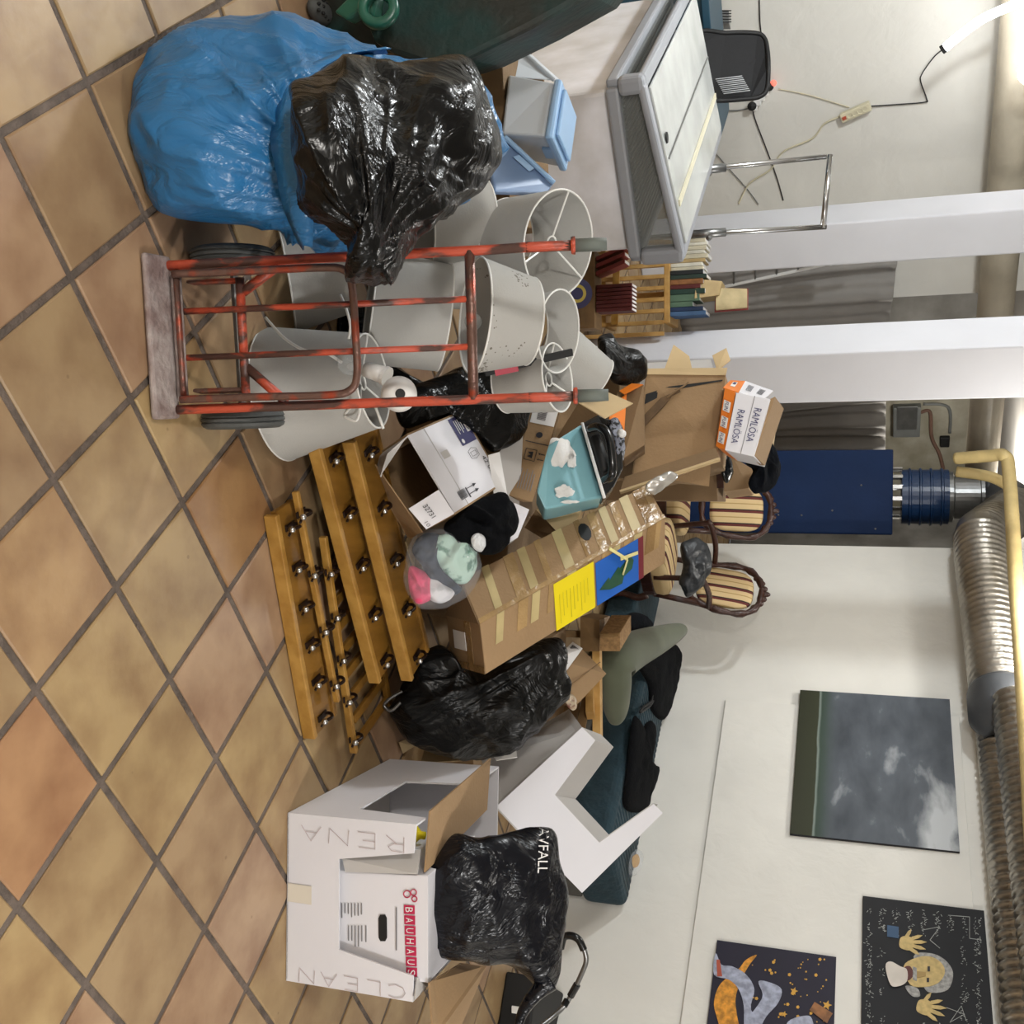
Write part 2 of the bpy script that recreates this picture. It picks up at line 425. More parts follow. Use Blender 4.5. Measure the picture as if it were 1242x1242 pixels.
def lettering(txt, q, a0, b0, a1, b1, material, parent, name='lettering', off=.002, turn=0):
    uv, fs = text_geo(txt)
    vs = []
    for a, b in uv:
        if turn: a, b = (1 - b, a) if turn > 0 else (b, 1 - a)
        vs.append(q.p(a0 + (a1 - a0) * a, b0 + (b1 - b0) * b, off))
    return Mo(name, (vs, fs), material, parent, recalc=False)
# ================================================================== the room
AW, BW = 5.2, 8.3                                # right wall plane, back wall plane (room axes)
ARC, BRC = 8.6, 10.6                             # the dim recess behind the pillars
WEND = PA(960, 661, AW).dot(B)                   # where the right wall stops
def struct(name, geo, material, **k):
    o = Mo(name, geo, material, **k); o['kind'] = 'structure'; return o
def slab(a0, a1, b0, b1, z0, z1): return prism([AB(a0, b0, z0), AB(a1, b0, z0), AB(a1, b1, z0), AB(a0, b1, z0)], Z * (z1 - z0))
floor = struct('floor', slab(-4, ARC, -4, BRC, -.12, -.006), M_grout)
TO = V3((1.2197 * TILE, 5.5326 * TILE, 0))
def pix(P):
    d = P - CAM; z = d.dot(FW); return 621 + FPX * d.dot(UP) / z, 621 + FPX * d.dot(RT) / z, z
g = .0095
cells = []
for i in range(-24, 26):
    for j in range(-24, 32):
        c = TO + A * (i + .5) * TILE + B * (j + .5) * TILE
        if c.dot(A) > ARC or c.dot(B) > BRC or c.dot(A) < -3.9 or c.dot(B) < -3.9 or c.y < -2: continue
        if c.y > .6:
            x, y, z = pix(c); vis = -60 < x < 700 and -120 < y < 1360 and z > 0
        else: vis = False; z = 99
        cells.append((not vis, z, i, j, c))
cells.sort(key=lambda t: t[:4])
tm = None
cols = ['#9d8561', '#99815e', '#a28964', '#9d8564', '#987f60', '#a08468', '#9e865f']
special = {(0, -1): '#a57f5c', (-1, 0): '#a2845f', (0, 2): '#9c7850', (-1, -1): '#a08361', (3, 0): '#9f866d', (4, 1): '#9d826b'}
rest = []
def tile_geo(c, h=0.0):
    s = TILE / 2 - g; b = .004
    lo = [c + A * p * s + B * q * s - Z * .008 for p, q in ((-1, -1), (1, -1), (1, 1), (-1, 1))]
    md = [c + A * p * s + B * q * s - Z * .003 for p, q in ((-1, -1), (1, -1), (1, 1), (-1, 1))]
    tp = [c + A * p * (s - b) + B * q * (s - b) for p, q in ((-1, -1), (1, -1), (1, 1), (-1, 1))]
    fs = [(8, 9, 10, 11)] + [(a + k, a + (k + 1) % 4, a + 4 + (k + 1) % 4, a + 4 + k) for a in (0, 4) for k in range(4)]
    return lo + md + tp, fs
for n, (nv, z, i, j, c) in enumerate(cells):
    rnd = random.Random(i * 131 + j * 17)
    if n < 280 and not nv:
        if tm is None:
            o = Mo('floor_tile', tile_geo(V3()), M_tile, floor, recalc=False); tm = o.data
        else: o = bpy.data.objects.new('floor_tile', tm); COL.objects.link(o); o.parent = floor
        o.location = c - floor.location + Z * rnd.uniform(-.0006, .0006)
        if tm is o.data and n == 0:
            off = wpos(floor)
            for v in tm.vertices: v.co += off
        k = srgb(special.get((i, j), rnd.choice(cols))); f = rnd.uniform(.93, 1.06)
        o.color = (*[q * f for q in k], 1)
    else: rest.append(tile_geo(c))
o = Mo('floor_tile_field', join(*rest), M_tile, floor, recalc=False, kind='stuff'); o.color = (*srgb('#9d8561'), 1)
# walls
struct('wall_right', slab(AW, AW + .35, -4, WEND, 0, CEIL), M_wallr)
struct('wall_back', slab(-4, 4.45, BW, BW + .25, 0, CEIL), M_wall)
struct('wall_recess', slab(4.2, ARC, BRC, BRC + .2, 0, CEIL), M_wallg)
struct('wall_recess_side', slab(ARC, ARC + .2, 5, BRC + .2, 0, CEIL), M_wallg)
struct('wall_recess_front', slab(AW + .35, ARC, WEND - .25, WEND, 0, CEIL), M_wallg)
struct('wall_left', slab(-4.2, -4, -4, BW + .2, 0, CEIL), M_wall)
struct('wall_near', slab(-4, AW, -4.2, -4, 0, CEIL), M_wall)
struct('ceiling', slab(-4.2, ARC + .2, -4.2, BRC + .2, CEIL, CEIL + .15), M_ceil)
# upper right wall set proud, shaped so its lower edge shades a groove line
p0, p1 = PA(875, 850, AW), PA(832, 1242, AW); zl = (p0.z + p1.z) / 2
struct('trim_1', slab(AW - .014, AW, -4, p0.dot(B), zl, 2.15), M_wallr, bevel=.004)
p0 = PA(1170, 700, AW); p1 = PA(1195, 1100, AW)
struct('trim_2', slab(AW - .06, AW, -4, WEND, (p0.z + p1.z) / 2 , (p0.z + p1.z) / 2 + .07), M_wallr, bevel=.01)
# two square pillars in a row along the room
W = .32
def pillar(xn, yn, d, name):
    c = PD(xn, yn, d)                            # near vertical edge
    a, b = c.dot(A), c.dot(B)
    struct(name, slab(a, a + W, b, b + W, 0, CEIL), M_pil, bevel=.012)
    return a, b
PIL1 = pillar(1100, 264, 7.0, 'pillar_left')
PIL2 = pillar(1100, 425, 5.5, 'pillar_right')
# ================================================================== services along ceiling and walls
pa = PB(1214, 205, BW - .2)
pz = PB(1231, 60, BW - .25).z
bb = BW - .22
o = Mo('ceiling_pipe', tube([AB(-4, bb, pz + .03), AB(ARC, bb, pz + .03)], .135, 20), M_pipe, label='thick cream lagged pipe running under the ceiling behind the pillars', cat='pipe', smooth=True)
# blue cabinet in the corner with the drum and steel flue above
D = 8.0
cab = T('blue_cabinet', 'tall dark blue enamel cabinet standing behind the striped chairs', 'cabinet', PZ(700, 598, 0))
pl, pr = PD(1083, 545, D), PD(1083, 649, D)
cx = (pl + pr) / 2; cw = (pr - pl).length; ztop = cx.z
cab.location = V3((cx.x, cx.y + .3, 0))
bx = rbox((cx.x, cx.y + .3, .02), cw, .6, ztop - .02)
body = Mo('body', bx, M_cab, cab, bevel=.012)
q = Q((pl.x, cx.y, .02), (pr.x, cx.y, .02), (pl.x, cx.y, ztop))
Mo('plinth', rbox((cx.x, cx.y + .3, 0), cw - .04, .55, .03), M_matte, cab)
for k in range(5):
    a, b = [(.42, .87), (.78, .52), (.78, .62), (.72, .75), (.93, .93)][k]
    Mo('rivet', lathe(q.p(a, b, 0), q.n, [(.008, -.002), (.008, .003), (.004, .006), (0, .006)], 10), M_steel_d, body)
Mo('badge', q.rect(.66, .33, .8, .39, .002), M_drum, body)
for k in range(14):
    a = 2 * math.pi * k / 14; cc = V3((cx.x, cx.y + .3, ztop)) + V3((math.cos(a) * .2, math.sin(a) * .2, 0))
    Mo('fin', rbox(cc, .012, .03, .075, a), M_steel, cab)
dz0 = PD(1093, 600, D).z; dz1 = PD(1150, 600, D).z; rr = (PD(1120, 636, D) - PD(1120, 568, D)).length / 2
prof = [(0, 0), (rr, 0)]
H = dz1 - dz0
for k in range(4):
    h = H * (k + .75) / 4.4
    prof += [(rr, h - .012), (rr + .012, h - .006), (rr + .012, h + .006), (rr, h + .012)]
prof += [(rr, H), (0, H)]
cen = V3((PD(1120, 602, D).x, cx.y + .3, dz0 + .01))
drum = Mo('drum', lathe(cen, Z, prof, 40), M_drum, cab, smooth=False, label='ribbed glossy blue drum')
flue = T('flue_duct', 'bright steel flue rising from the blue drum into a dark elbow', 'duct', cen + Z * H)
f0 = cen + Z * (H + .001); f1 = V3((f0.x, f0.y, PD(1183, 602, D).z))
Mo('collar', lathe(f0, Z, [(0, 0), (.2, 0), (.2, .03), (.17, .04), (.17, .22), (.19, .225), (.19, .25), (0, .25)], 36), M_steel_d, flue)
# ducts run along the right wall just under the ceiling, towards the camera
DZ = 2.36
ad = AW - .22
def bof(x, y, a): return PA(x, y, a).dot(B)
e0 = f0 + Z * .24
ed = AB(ad, WEND - .1, DZ)
pth = smoothpath([e0, e0 + Z * .14, (e0 + ed) / 2 + Z * .22, ed, AB(ad, WEND - .5, DZ)], 14)
Mo('elbow', tube(pth[:26], .17, 26), M_ductd, flue, smooth=True)
def corrugated(path, r, pitch=.05, amp=.022):
    out, rr = [], []
    L = 0
    for i in range(len(path) - 1):
        p, q = V3(path[i]), V3(path[i + 1]); n = max(1, int((q - p).length / (pitch / 4)))
        for k in range(n): out.append(p.lerp(q, k / n)); rr.append(r + amp * .5 * (-1, .3, 1, .3)[len(out) % 4])
    return tube(out, rr, 26)
b1 = bof(1215, 850, ad)
o = Mo('foil_duct', corrugated(pth[25:26] + pth[-14::7] + [AB(ad, b1, DZ + .01)], .17), M_duct, label='wide corrugated silver duct along the top of the right wall, nearest the flue', cat='duct', smooth=True)
dd = T('duct_joint', 'dark round duct collar where the silver ducts meet above the seascape', 'duct', AB(ad, b1 - .1, DZ - .2))
Mo('collar', lathe(AB(ad, b1 + .06, DZ + .01), -B, [(.0, 0), (.185, 0), (.195, .03), (.195, .2), (.12, .32), (0, .32)], 36), M_ductd, dd, smooth=True)
Mo('foil_duct', corrugated([AB(AW - .13, b1 - .17, DZ - .03), AB(AW - .13, -3.9, DZ - .03)], .1), M_duct, label='narrow corrugated silver duct hugging the wall above the paintings', cat='duct', smooth=True)
Mo('foil_duct', corrugated([AB(AW - .37, b1 - .12, DZ + .05), AB(AW - .37, -3.9, DZ + .05)], .115), M_duct, label='corrugated silver duct running outside the narrow one above the paintings', cat='duct', smooth=True)
yp = [PD(1160, 556, 7.2), PD(1200, 553, 7.0), PD(1218, 553, 6.9), PD(1224, 575, 6.8), PD(1232, 700, 6.1), PD(1246, 900, 5.3), PD(1270, 1300, 4.3)]
Mo('yellow_pipe', tube(smoothpath(yp, 8), .042, 16), M_ypipe, label='yellowed lagged pipe bending below the ceiling above the silver ducts', cat='pipe', smooth=True)
Mo('yellow_pipe', tube(smoothpath([PD(1160, 572, 7.3), PD(1200, 578, 7.2), PD(1225, 590, 7.1)], 6), .038, 14), M_ypipe, label='short yellowed pipe stub tucked under the bent yellow pipe', cat='pipe', smooth=True)
# curtains hung across the recess
def curtain(name, label, x0, y0, x1, y1, b, bot, ph):
    """between two top corners given at plane b, hanging to a height"""
    P, Qq = PB(x0, y0, b), PB(x1, y1, b); n = 70; rows = 14
    vs, fs = [], []
    for j in range(rows + 1):
        for i in range(n + 1):
            t = i / n; top = P.lerp(Qq, t); z = bot + (top.z - bot) * j / rows
            f = .03 * math.sin(t * 26 + ph + z * 1.5) + .02 * math.sin(t * 61 + z * 3) + .05 * math.sin(t * 7 + z * 2.2)
            vs.append(V3((top.x, top.y, z)) - B * f)
    for j in range(rows):
        for i in range(n): fs.append((j * (n + 1) + i, j * (n + 1) + i + 1, (j + 1) * (n + 1) + i + 1, (j + 1) * (n + 1) + i))
    Mo(name, (vs, fs), M_curtain, label=label, cat='curtain', smooth=True, solid=.006, recalc=False)
curtain('grey_curtain', 'grey curtain with a sloping top edge hung between the two pillars', 1094, 280, 1071, 440, BW - .12, .02, 0)
curtain('grey_curtain', 'grey curtain hanging beside the blue cabinet, right of the second pillar', 1075, 470, 1073, 585, BW + .15, .02, 2)
# electrical box and conduits on the peeling wall beyond
bq = BRC - .02
eb = T('fuse_box', 'grey electrical box mounted on the peeling wall above the blue cabinet', 'electrical box', PB(1083, 508, BRC))
def wallbox(x0, y0, x1, y1, b, t):
    P, R_, U_ = PB(x0, y0, b), PB(x0, y1, b), PB(x1, y0, b)
    return prism([P, R_, V3((R_.x, R_.y, U_.z)), V3((P.x, P.y, U_.z))], -B * t)
Mo('case', wallbox(1083, 489, 1117, 525, BRC, .1), M_elec, eb, bevel=.01)
Mo('cover', wallbox(1088, 493, 1113, 521, BRC - .1, .012), M_steel_d, eb, bevel=.004)
Mo('conduit', tube(smoothpath([PB(1117, 500, bq), PB(1128, 500, bq), PB(1130, 530, bq), PB(1140, 552, bq), PB(1146, 580, bq)], 6), .022, 8), mat('rusty_conduit', '#6e5346', .7), label='rusty conduit bending down the peeling wall beside the grey box', cat='pipe', smooth=True)
Mo('conduit', tube(smoothpath([PB(1120, 490, bq), PB(1150, 494, bq), PB(1152, 525, bq)], 6), .018, 8), M_elec, label='grey conduit looped over the peeling wall near the pipe', cat='pipe', smooth=True)
sk = T('wall_panel', 'pale peeling plaster panel behind the grey electrical box', 'panel', PB(1075, 520, BRC))
Mo('panel', wallbox(1070, 470, 1182, 660, BRC, .015), mat('peeling_plaster', '#a9a597', .85, .2, 3, .3, 10, col2='#84806f'), sk)
Mo('socket', wallbox(1140, 528, 1152, 540, BRC - .015, .05), M_matte, sk, bevel=.01)
# ladder and white box between the pillars
ld = T('metal_ladder', 'thin grey metal ladder leaning in front of the grey curtain', 'ladder', PB(870, 335, BW - .3))
lb = BW - .35
l0, l1 = [PB(860, 316, lb), PB(990, 316, lb)], [PB(860, 352, lb), PB(1040, 312, lb)]
Mo('rail', tube(l0, .013, 8), M_steel_d, ld); Mo('rail', tube(l1, .013, 8), M_white, ld)
for x, ya, yb in ((890, 316, 344), (916, 316, 339), (942, 316, 333), (968, 316, 327)):
    Mo('rung', tube([PB(x, ya, lb), PB(x, yb, lb)], .009, 8), M_steel_d, ld)
wb = T('wall_unit', 'small white plastic box with a dark lens by the ladder', 'device', PB(973, 318, lb))
Mo('case', prism([PB(973, 308, lb - .1), PB(973, 323, lb - .1), PB(1010, 323, lb - .1), PB(1010, 308, lb - .1)], B * .08), M_white, wb, bevel=.01)
Mo('lens', lathe(PB(990, 315, lb - .1), -B, [(0, 0), (.022, 0), (.018, .01), (0, .01)], 16), M_gloss, wb)
Mo('bracket', tube([PB(1193, 370, BW - .1), PB(1190, 375, BW - .1), PB(1186, 376, BW - .1)], .03, 8), M_white, label='small white bracket under the lagged pipe between the pillars', cat='bracket')
# lamp tubes
lt = T('led_tube', 'bright bent tube lamp hanging from the ceiling at the left', 'lamp', PB(1145, 58, BW - .5))
lp = [PB(x, y, BW - .5) for x, y in ((1146, 58), (1165, 42), (1190, 24), (1215, 12), (1245, 0), (1285, -12))]
Mo('tube', tube(smoothpath(lp, 6), .028, 12), M_led, lt, smooth=True)
Mo('end_cap', tube([lp[0], PB(1142, 61, BW - .5)], .03, 12), M_matte, lt)
lt2 = T('bulb_lamp', 'bright round lamp at the upper edge beside the lagged pipe', 'lamp', PB(1248, 86, BW - .6))
Mo('bulb', ball(PB(1252, 86, BW - .6), .09), M_led, lt2, smooth=True)
Mo('holder', lathe(PB(1252, 86, BW - .6), Z, [(.03, .08), (.03, .2), (.015, .22), (.01, 1.0)], 12), M_white, lt2)
wl = BW - .012
def cable(name, pts, r, m, label): return Mo(name, tube(smoothpath([PB(x, y, wl) for x, y in pts], 6), r, 8), m, label=label, cat='cable', smooth=True)
cable('black_cable', [(1142, 61), (1132, 70), (1118, 90), (1117, 100), (1124, 120), (1121, 124), (1085, 127), (1055, 129)], .0045, M_matte, 'black cable from the bent lamp down to the cream power strip')
cable('grey_cable', [(1018, 142), (1000, 150), (985, 168), (950, 184), (935, 205), (912, 220), (903, 232), (896, 247)], .007, M_cream, 'pale cable drooping from the cream power strip behind the pillar')
cable('black_cable', [(912, 128), (916, 145), (930, 182), (942, 215), (950, 243)], .0045, M_matte, 'black cable running from the wall sockets to the left pillar')
cable('black_cable', [(921, 0), (922, 30), (926, 60), (930, 88), (934, 104)], .0045, M_matte, 'black cable hanging down the wall above the office chair')
cable('thin_cable', [(856, 172), (880, 200), (905, 228), (920, 248)], .004, M_elec, 'thin grey cable crossing the wall below the pillar, behind the steel frame')
cable('thin_cable', [(878, 134), (895, 134), (911, 131)], .005, M_elec, 'short thin cable between the petrol desk and the wall sockets')
cable('thin_cable', [(944, 108), (980, 115), (1030, 130)], .004, M_cream, 'faint cream cable stretched over the wall to the power strip')
ps = T('power_strip', 'cream power strip with sockets tilted on the rough wall', 'power strip', PB(1020, 140, wl))
a_, b_ = PB(1020, 142, wl), PB(1056, 126, wl); dv = (b_ - a_).normalized(); sv = dv.cross(B)
Mo('case', box((a_ + b_) / 2 - B * .03, dv * (b_ - a_).length / 2, sv * .035, B * .025), M_cream, ps, bevel=.008)
for k in range(4): Mo('socket', lathe(a_.lerp(b_, .3 + k * .17) - B * .056, -B, [(.024, 0), (.024, .004), (.017, .004), (.015, -.004), (0, -.004)], 14), M_cream, ps)
Mo('switch', box(a_.lerp(b_, .12) - B * .058, dv * .014, sv * .012, B * .006), mat('red_switch', '#b04a30', .4), ps)
ws = T('socket_row', 'row of white wall sockets with plugs beside the office chair', 'socket', PB(914, 120, wl))
for k in range(5):
    p = PB(914 + k * 4.6, 128 - k * 6, wl)
    Mo('socket', box(p - B * .02, A * .03, Z * .03, B * .018), M_white, ws, bevel=.006)
Mo('plug', ball(PB(912, 129, wl - .05), .035, seg=10, rings=6), M_matte, ws); Mo('plug', ball(PB(933, 105, wl - .05), .035, seg=10, rings=6), M_matte, ws)
Mo('indicator', ball(PB(938, 101, wl - .05), .025, seg=10, rings=6), mat('red_lamp', '#e06a5a', .4, emit=1.2), ws)
# ================================================================== paintings on the right wall
def canvas(name, label, crn, front, parent_m=M_canvas):
    pts = [PA(x, y, AW - .03) for x, y in crn]    # lower left, upper left, upper right, lower right
    b0 = (pts[0].dot(B) + pts[1].dot(B)) / 2; bR = (pts[2].dot(B) + pts[3].dot(B)) / 2
    z0 = (pts[0].z + pts[3].z) / 2; z1 = (pts[1].z + pts[2].z) / 2
    t = T(name, label, 'painting', AB(AW, (b0 + bR) / 2, z0))
    Mo('stretcher', slab(AW - .03, AW, bR, b0, z0, z1), parent_m, t)
    q = Q(AB(AW - .03, b0, z0), AB(AW - .03, bR, z0), AB(AW - .03, b0, z1))
    vs = [q.p(0, 0, .002), q.p(1, 0, .002), q.p(1, 1, .002), q.p(0, 1, .002)]
    if front: Mo('picture', (vs, [(0, 1, 2, 3)]), front, t, uv=[(0, 0), (1, 0), (1, 1), (0, 1)], recalc=False)
    return t, q
def sea_mat():
    m = bpy.data.materials.new('seascape_paint'); m.use_nodes = True; nt = m.node_tree; b = nt.nodes['Principled BSDF']
    tc = node(nt, 'ShaderNodeTexCoord'); sx = node(nt, 'ShaderNodeSeparateXYZ'); nt.links.new(tc.outputs['UV'], sx.inputs[0])
    mp = node(nt, 'ShaderNodeMapping'); mp.inputs['Scale'].default_value = (1, 1.6, 1); nt.links.new(tc.outputs['UV'], mp.inputs[0])
    n = node(nt, 'ShaderNodeTexNoise'); n.inputs['Scale'].default_value = 3.2; n.inputs['Detail'].default_value = 8; n.inputs['Distortion'].default_value = .25; nt.links.new(mp.outputs[0], n.inputs['Vector'])
    sky = node(nt, 'ShaderNodeValToRGB'); e = sky.color_ramp.elements
    e[0].position = .3; e[0].color = (*srgb('#363c44'), 1); e[1].position = .8; e[1].color = (*srgb('#c3c8cc'), 1)
    x = e.new(.6); x.color = (*srgb('#525962'), 1)
    # cloud break to the upper right
    gx = node(nt, 'ShaderNodeVectorMath', operation='DISTANCE'); gx.inputs[1].default_value = (.85, .87, 0); nt.links.new(tc.outputs['UV'], gx.inputs[0])
    gm = node(nt, 'ShaderNodeMapRange'); gm.inputs['From Min'].default_value = .42; gm.inputs['From Max'].default_value = .0; gm.inputs['To Max'].default_value = .3; nt.links.new(gx.outputs['Value'], gm.inputs['Value'])
    ad_ = node(nt, 'ShaderNodeMath', operation='ADD'); nt.links.new(n.outputs['Fac'], ad_.inputs[0]); nt.links.new(gm.outputs[0], ad_.inputs[1]); nt.links.new(ad_.outputs[0], sky.inputs[0])
    wob = node(nt, 'ShaderNodeMath', operation='MULTIPLY_ADD'); wob.inputs[1].default_value = .03; nt.links.new(n.outputs['Fac'], wob.inputs[0]); nt.links.new(sx.outputs['Y'], wob.inputs[2])
    gr = node(nt, 'ShaderNodeValToRGB'); e = gr.color_ramp.elements
    e[0].position = 0; e[0].color = (*srgb('#23260f'), 1); e[1].position = .15; e[1].color = (*srgb('#2a2f16'), 1)
    for p, c in ((.157, '#7d8a84'), (.172, '#2f4237'), (.22, '#3d4a47'), (.27, '#4d565c')): x = e.new(p); x.color = (*srgb(c), 1)
    nt.links.new(wob.outputs[0], gr.inputs[0])
    fa = node(nt, 'ShaderNodeMapRange'); fa.inputs['From Min'].default_value = .2; fa.inputs['From Max'].default_value = .3; nt.links.new(wob.outputs[0], fa.inputs['Value'])
    mx = node(nt, 'ShaderNodeMix', data_type='RGBA'); nt.links.new(fa.outputs[0], mx.inputs['Factor']); nt.links.new(gr.outputs[0], mx.inputs['A']); nt.links.new(sky.outputs[0], mx.inputs['B'])
    nt.links.new(mx.outputs['Result'], b.inputs['Base Color']); b.inputs['Roughness'].default_value = .55
    return m
canvas('seascape_painting', 'square seascape painting with grey storm clouds and a green shore', [(968, 837), (1150, 848), (1166, 1032), (961, 1013)], sea_mat())
t, q = canvas('space_painting', 'dark navy painting of a figure in a space suit on an orange moon', [(870, 1141), (1009, 1159), (1016, 1290), (853, 1278)], None, mat('navy_canvas', '#17142a', .6, .1, 4))
def flat(parent, name, pts, material, a=AW - .032, lvl=0, t=.0015): return Mo(name, prism([PA(x, y, a - lvl * .0015) for x, y in pts], A * t), material, parent, recalc=True)
def sm2(pts, k=4): return [(p.x, p.y) for p in smoothpath([V3((x, y, 0)) for x, y in pts], k, True)]
M_moon = mat('moon_orange', '#c98a2e', .6, .35, 40); M_suit = mat('suit_grey', '#9aa0b4', .6, .3, 30); M_gold = mat('gold_star', '#c99a3c', .5)
flat(t, 'moon', sm2([(869, 1232), (866, 1215), (872, 1196), (884, 1184), (896, 1175), (905, 1164), (918, 1158), (909, 1170), (902, 1182), (896, 1196), (892, 1212), (894, 1232), (898, 1260), (880, 1262)]), M_moon, lvl=1)
flat(t, 'suit_leg', sm2([(868, 1156), (875, 1170), (888, 1172), (905, 1182), (915, 1200), (911, 1225), (930, 1250), (905, 1255), (902, 1220), (896, 1200), (884, 1188), (866, 1182)]), M_suit, lvl=2)
flat(t, 'suit_leg', sm2([(920, 1190), (935, 1192), (948, 1200), (944, 1216), (930, 1232), (918, 1250), (905, 1240), (920, 1218), (925, 1206)]), M_suit, lvl=3)
flat(t, 'boot_stripe', [(869, 1164), (873, 1164), (876, 1184), (870, 1184)], mat('boot_red', '#a8503c', .6), lvl=4)
flat(t, 'suit_arm', sm2([(955, 1240), (975, 1232), (985, 1236), (985, 1260), (955, 1262)]), M_suit, lvl=2)
flat(t, 'book', [(982, 1225), (988, 1215), (1010, 1229), (1003, 1241)], mat('book_brown', '#8a5c34', .5, .3, 30), lvl=3)
rs = random.Random(3)
def star(cx, cy, r): return [(cx + math.cos(k * math.pi / 5) * (r if k % 2 == 0 else r * .45), cy + math.sin(k * math.pi / 5) * (r if k % 2 == 0 else r * .45)) for k in range(10)]
flat(t, 'star', star(963, 1202, 5), M_gold, lvl=1); flat(t, 'star', star(1003, 1219, 6), M_gold, lvl=1); flat(t, 'star', star(951, 1230, 4), M_gold, lvl=1)
st = []
for k in range(52):
    cx_, cy_ = rs.uniform(912, 1004), rs.uniform(1162, 1240); r_ = rs.choice([.8, 1, 1.2, 2.2])
    st.append(prism([PA(cx_ + math.cos(j) * r_, cy_ + math.sin(j) * r_, AW - .033) for j in (0, 1.26, 2.5, 3.77, 5.03)], A * .001))
Mo('small_stars', join(*st), M_gold, t, kind='stuff')
t, q = canvas('chalkboard_painting', 'black painting of an open-mouthed man with raised hands, a white cup and chalk formulas', [(1046, 1085), (1194, 1106), (1206, 1262), (1045, 1262)], None, mat('chalkboard_black', '#14161b', .7, .2, 6))
M_skin = mat('painted_skin', '#c2ab74', .7, .15, 40); M_hair = mat('painted_grey_hair', '#9a9a98', .7, .3, 60); M_cupw = mat('painted_cup', '#d6cfc6', .6); M_mouth = mat('painted_mouth', '#5e2c28', .6)
def hand(cx, cy, ang, s):
    ca, sa = math.cos(ang), math.sin(ang)
    def R(px, py): return (cx + (px * ca - py * sa) * s, cy + (px * sa + py * ca) * s)
    o = flat(t, 'hand', sm2([R(*p) for p in ((-10, -5), (-3, -8), (4, -6), (6, 0), (4, 7), (-3, 8), (-10, 5))]), M_skin, lvl=1)
    for a, l, bx_, by_ in ((-.45, 13, 3, -6), (-.15, 16, 5, -2.2), (.12, 16, 5, 2), (.42, 13, 3, 6), (-1.15, 12, -4, -6)):
        dx, dy = math.cos(a), math.sin(a); nx, ny = -dy, dx; w_ = 2
        f = [(bx_ - nx * w_, by_ - ny * w_), (bx_ + dx * l * .6 - nx * w_, by_ + dy * l * .6 - ny * w_), (bx_ + dx * l, by_ + dy * l), (bx_ + dx * l * .6 + nx * w_, by_ + dy * l * .6 + ny * w_), (bx_ + nx * w_, by_ + ny * w_)]
        flat(o, 'finger', [R(*p) for p in f], M_skin, lvl=2)
hand(1102, 1144, .15, 1.05); hand(1124, 1222, .25, 1.15)
flat(t, 'hair', sm2([(1108, 1160), (1128, 1156), (1146, 1164), (1156, 1180), (1150, 1200), (1130, 1204), (1120, 1196)]), M_hair, lvl=1)
face = flat(t, 'face', sm2([(1096, 1172), (1110, 1162), (1128, 1160), (1142, 1168), (1146, 1180), (1138, 1192), (1122, 1197), (1104, 1194)]), M_skin, lvl=2)
flat(face, 'mouth', sm2([(1096, 1174), (1104, 1172), (1108, 1182), (1102, 1189), (1096, 1186)]), M_mouth, lvl=3)
flat(face, 'moustache', [(1107, 1172), (1112, 1174), (1112, 1190), (1107, 1188)], M_hair, lvl=3)
flat(face, 'nose', [(1112, 1178), (1123, 1179), (1123, 1184), (1112, 1186)], mat('painted_nose', '#a98f5c', .7), lvl=4)
flat(face, 'eye', [(1125, 1172), (1128, 1172), (1128, 1178), (1125, 1178)], M_ink, lvl=4); flat(face, 'eye', [(1124, 1186), (1127, 1186), (1127, 1191), (1124, 1191)], M_ink, lvl=4)
flat(t, 'cup', sm2([(1074, 1172), (1080, 1166), (1092, 1172), (1100, 1176), (1100, 1190), (1090, 1196), (1080, 1194)]), M_cupw, lvl=4)
flat(t, 'shirt', sm2([(1098, 1196), (1112, 1198), (1116, 1208), (1106, 1208)]), M_hair, lvl=1)
ch = []
rs = random.Random(8)
for k in range(330):                              # rows of formulas, running across the board
    row = rs.randrange(9); cx_ = 1054 + row * 16.5 + rs.uniform(-2, 2); cy_ = rs.uniform(1096 + row * 2, 1250)
    if 1070 < cx_ < 1160 and 1130 < cy_ < 1240: continue
    for j in range(rs.randint(2, 4)):
        x0, y0 = cx_ + rs.uniform(-3, 3), cy_ + j * 2.6; x1, y1 = x0 + rs.uniform(-3, 3), y0 + rs.uniform(-1.4, 2.4)
        dx, dy = x1 - x0, y1 - y0; L = math.hypot(dx, dy) or 1; nx, ny = -dy / L * .28, dx / L * .28
        ch.append(prism([PA(x0 - nx, y0 - ny, AW - .032), PA(x1 - nx, y1 - ny, AW - .032), PA(x1 + nx, y1 + ny, AW - .032), PA(x0 + nx, y0 + ny, AW - .032)], A * .001))
for pl_ in ([(1150, 1110), (1176, 1112), (1176, 1138), (1190, 1140)], [(1118, 1128), (1140, 1124), (1128, 1140), (1140, 1150)], [(1148, 1222), (1170, 1230), (1152, 1240), (1166, 1220), (1172, 1238)]):
    for (x0, y0), (x1, y1) in zip(pl_, pl_[1:]):
        dx, dy = x1 - x0, y1 - y0; L = math.hypot(dx, dy) or 1; nx, ny = -dy / L * .3, dx / L * .3
        ch.append(prism([PA(x0 - nx, y0 - ny, AW - .032), PA(x1 - nx, y1 - ny, AW - .032), PA(x1 + nx, y1 + ny, AW - .032), PA(x0 + nx, y0 + ny, AW - .032)], A * .001))
Mo('chalk_writing', join(*ch), M_chalk, t, recalc=True, kind='stuff')
flat(t, 'blue_diagram', [(1076, 1122), (1090, 1124), (1090, 1138), (1076, 1136)], mat('chalk_blue', '#3f5a7a', .7), lvl=1)
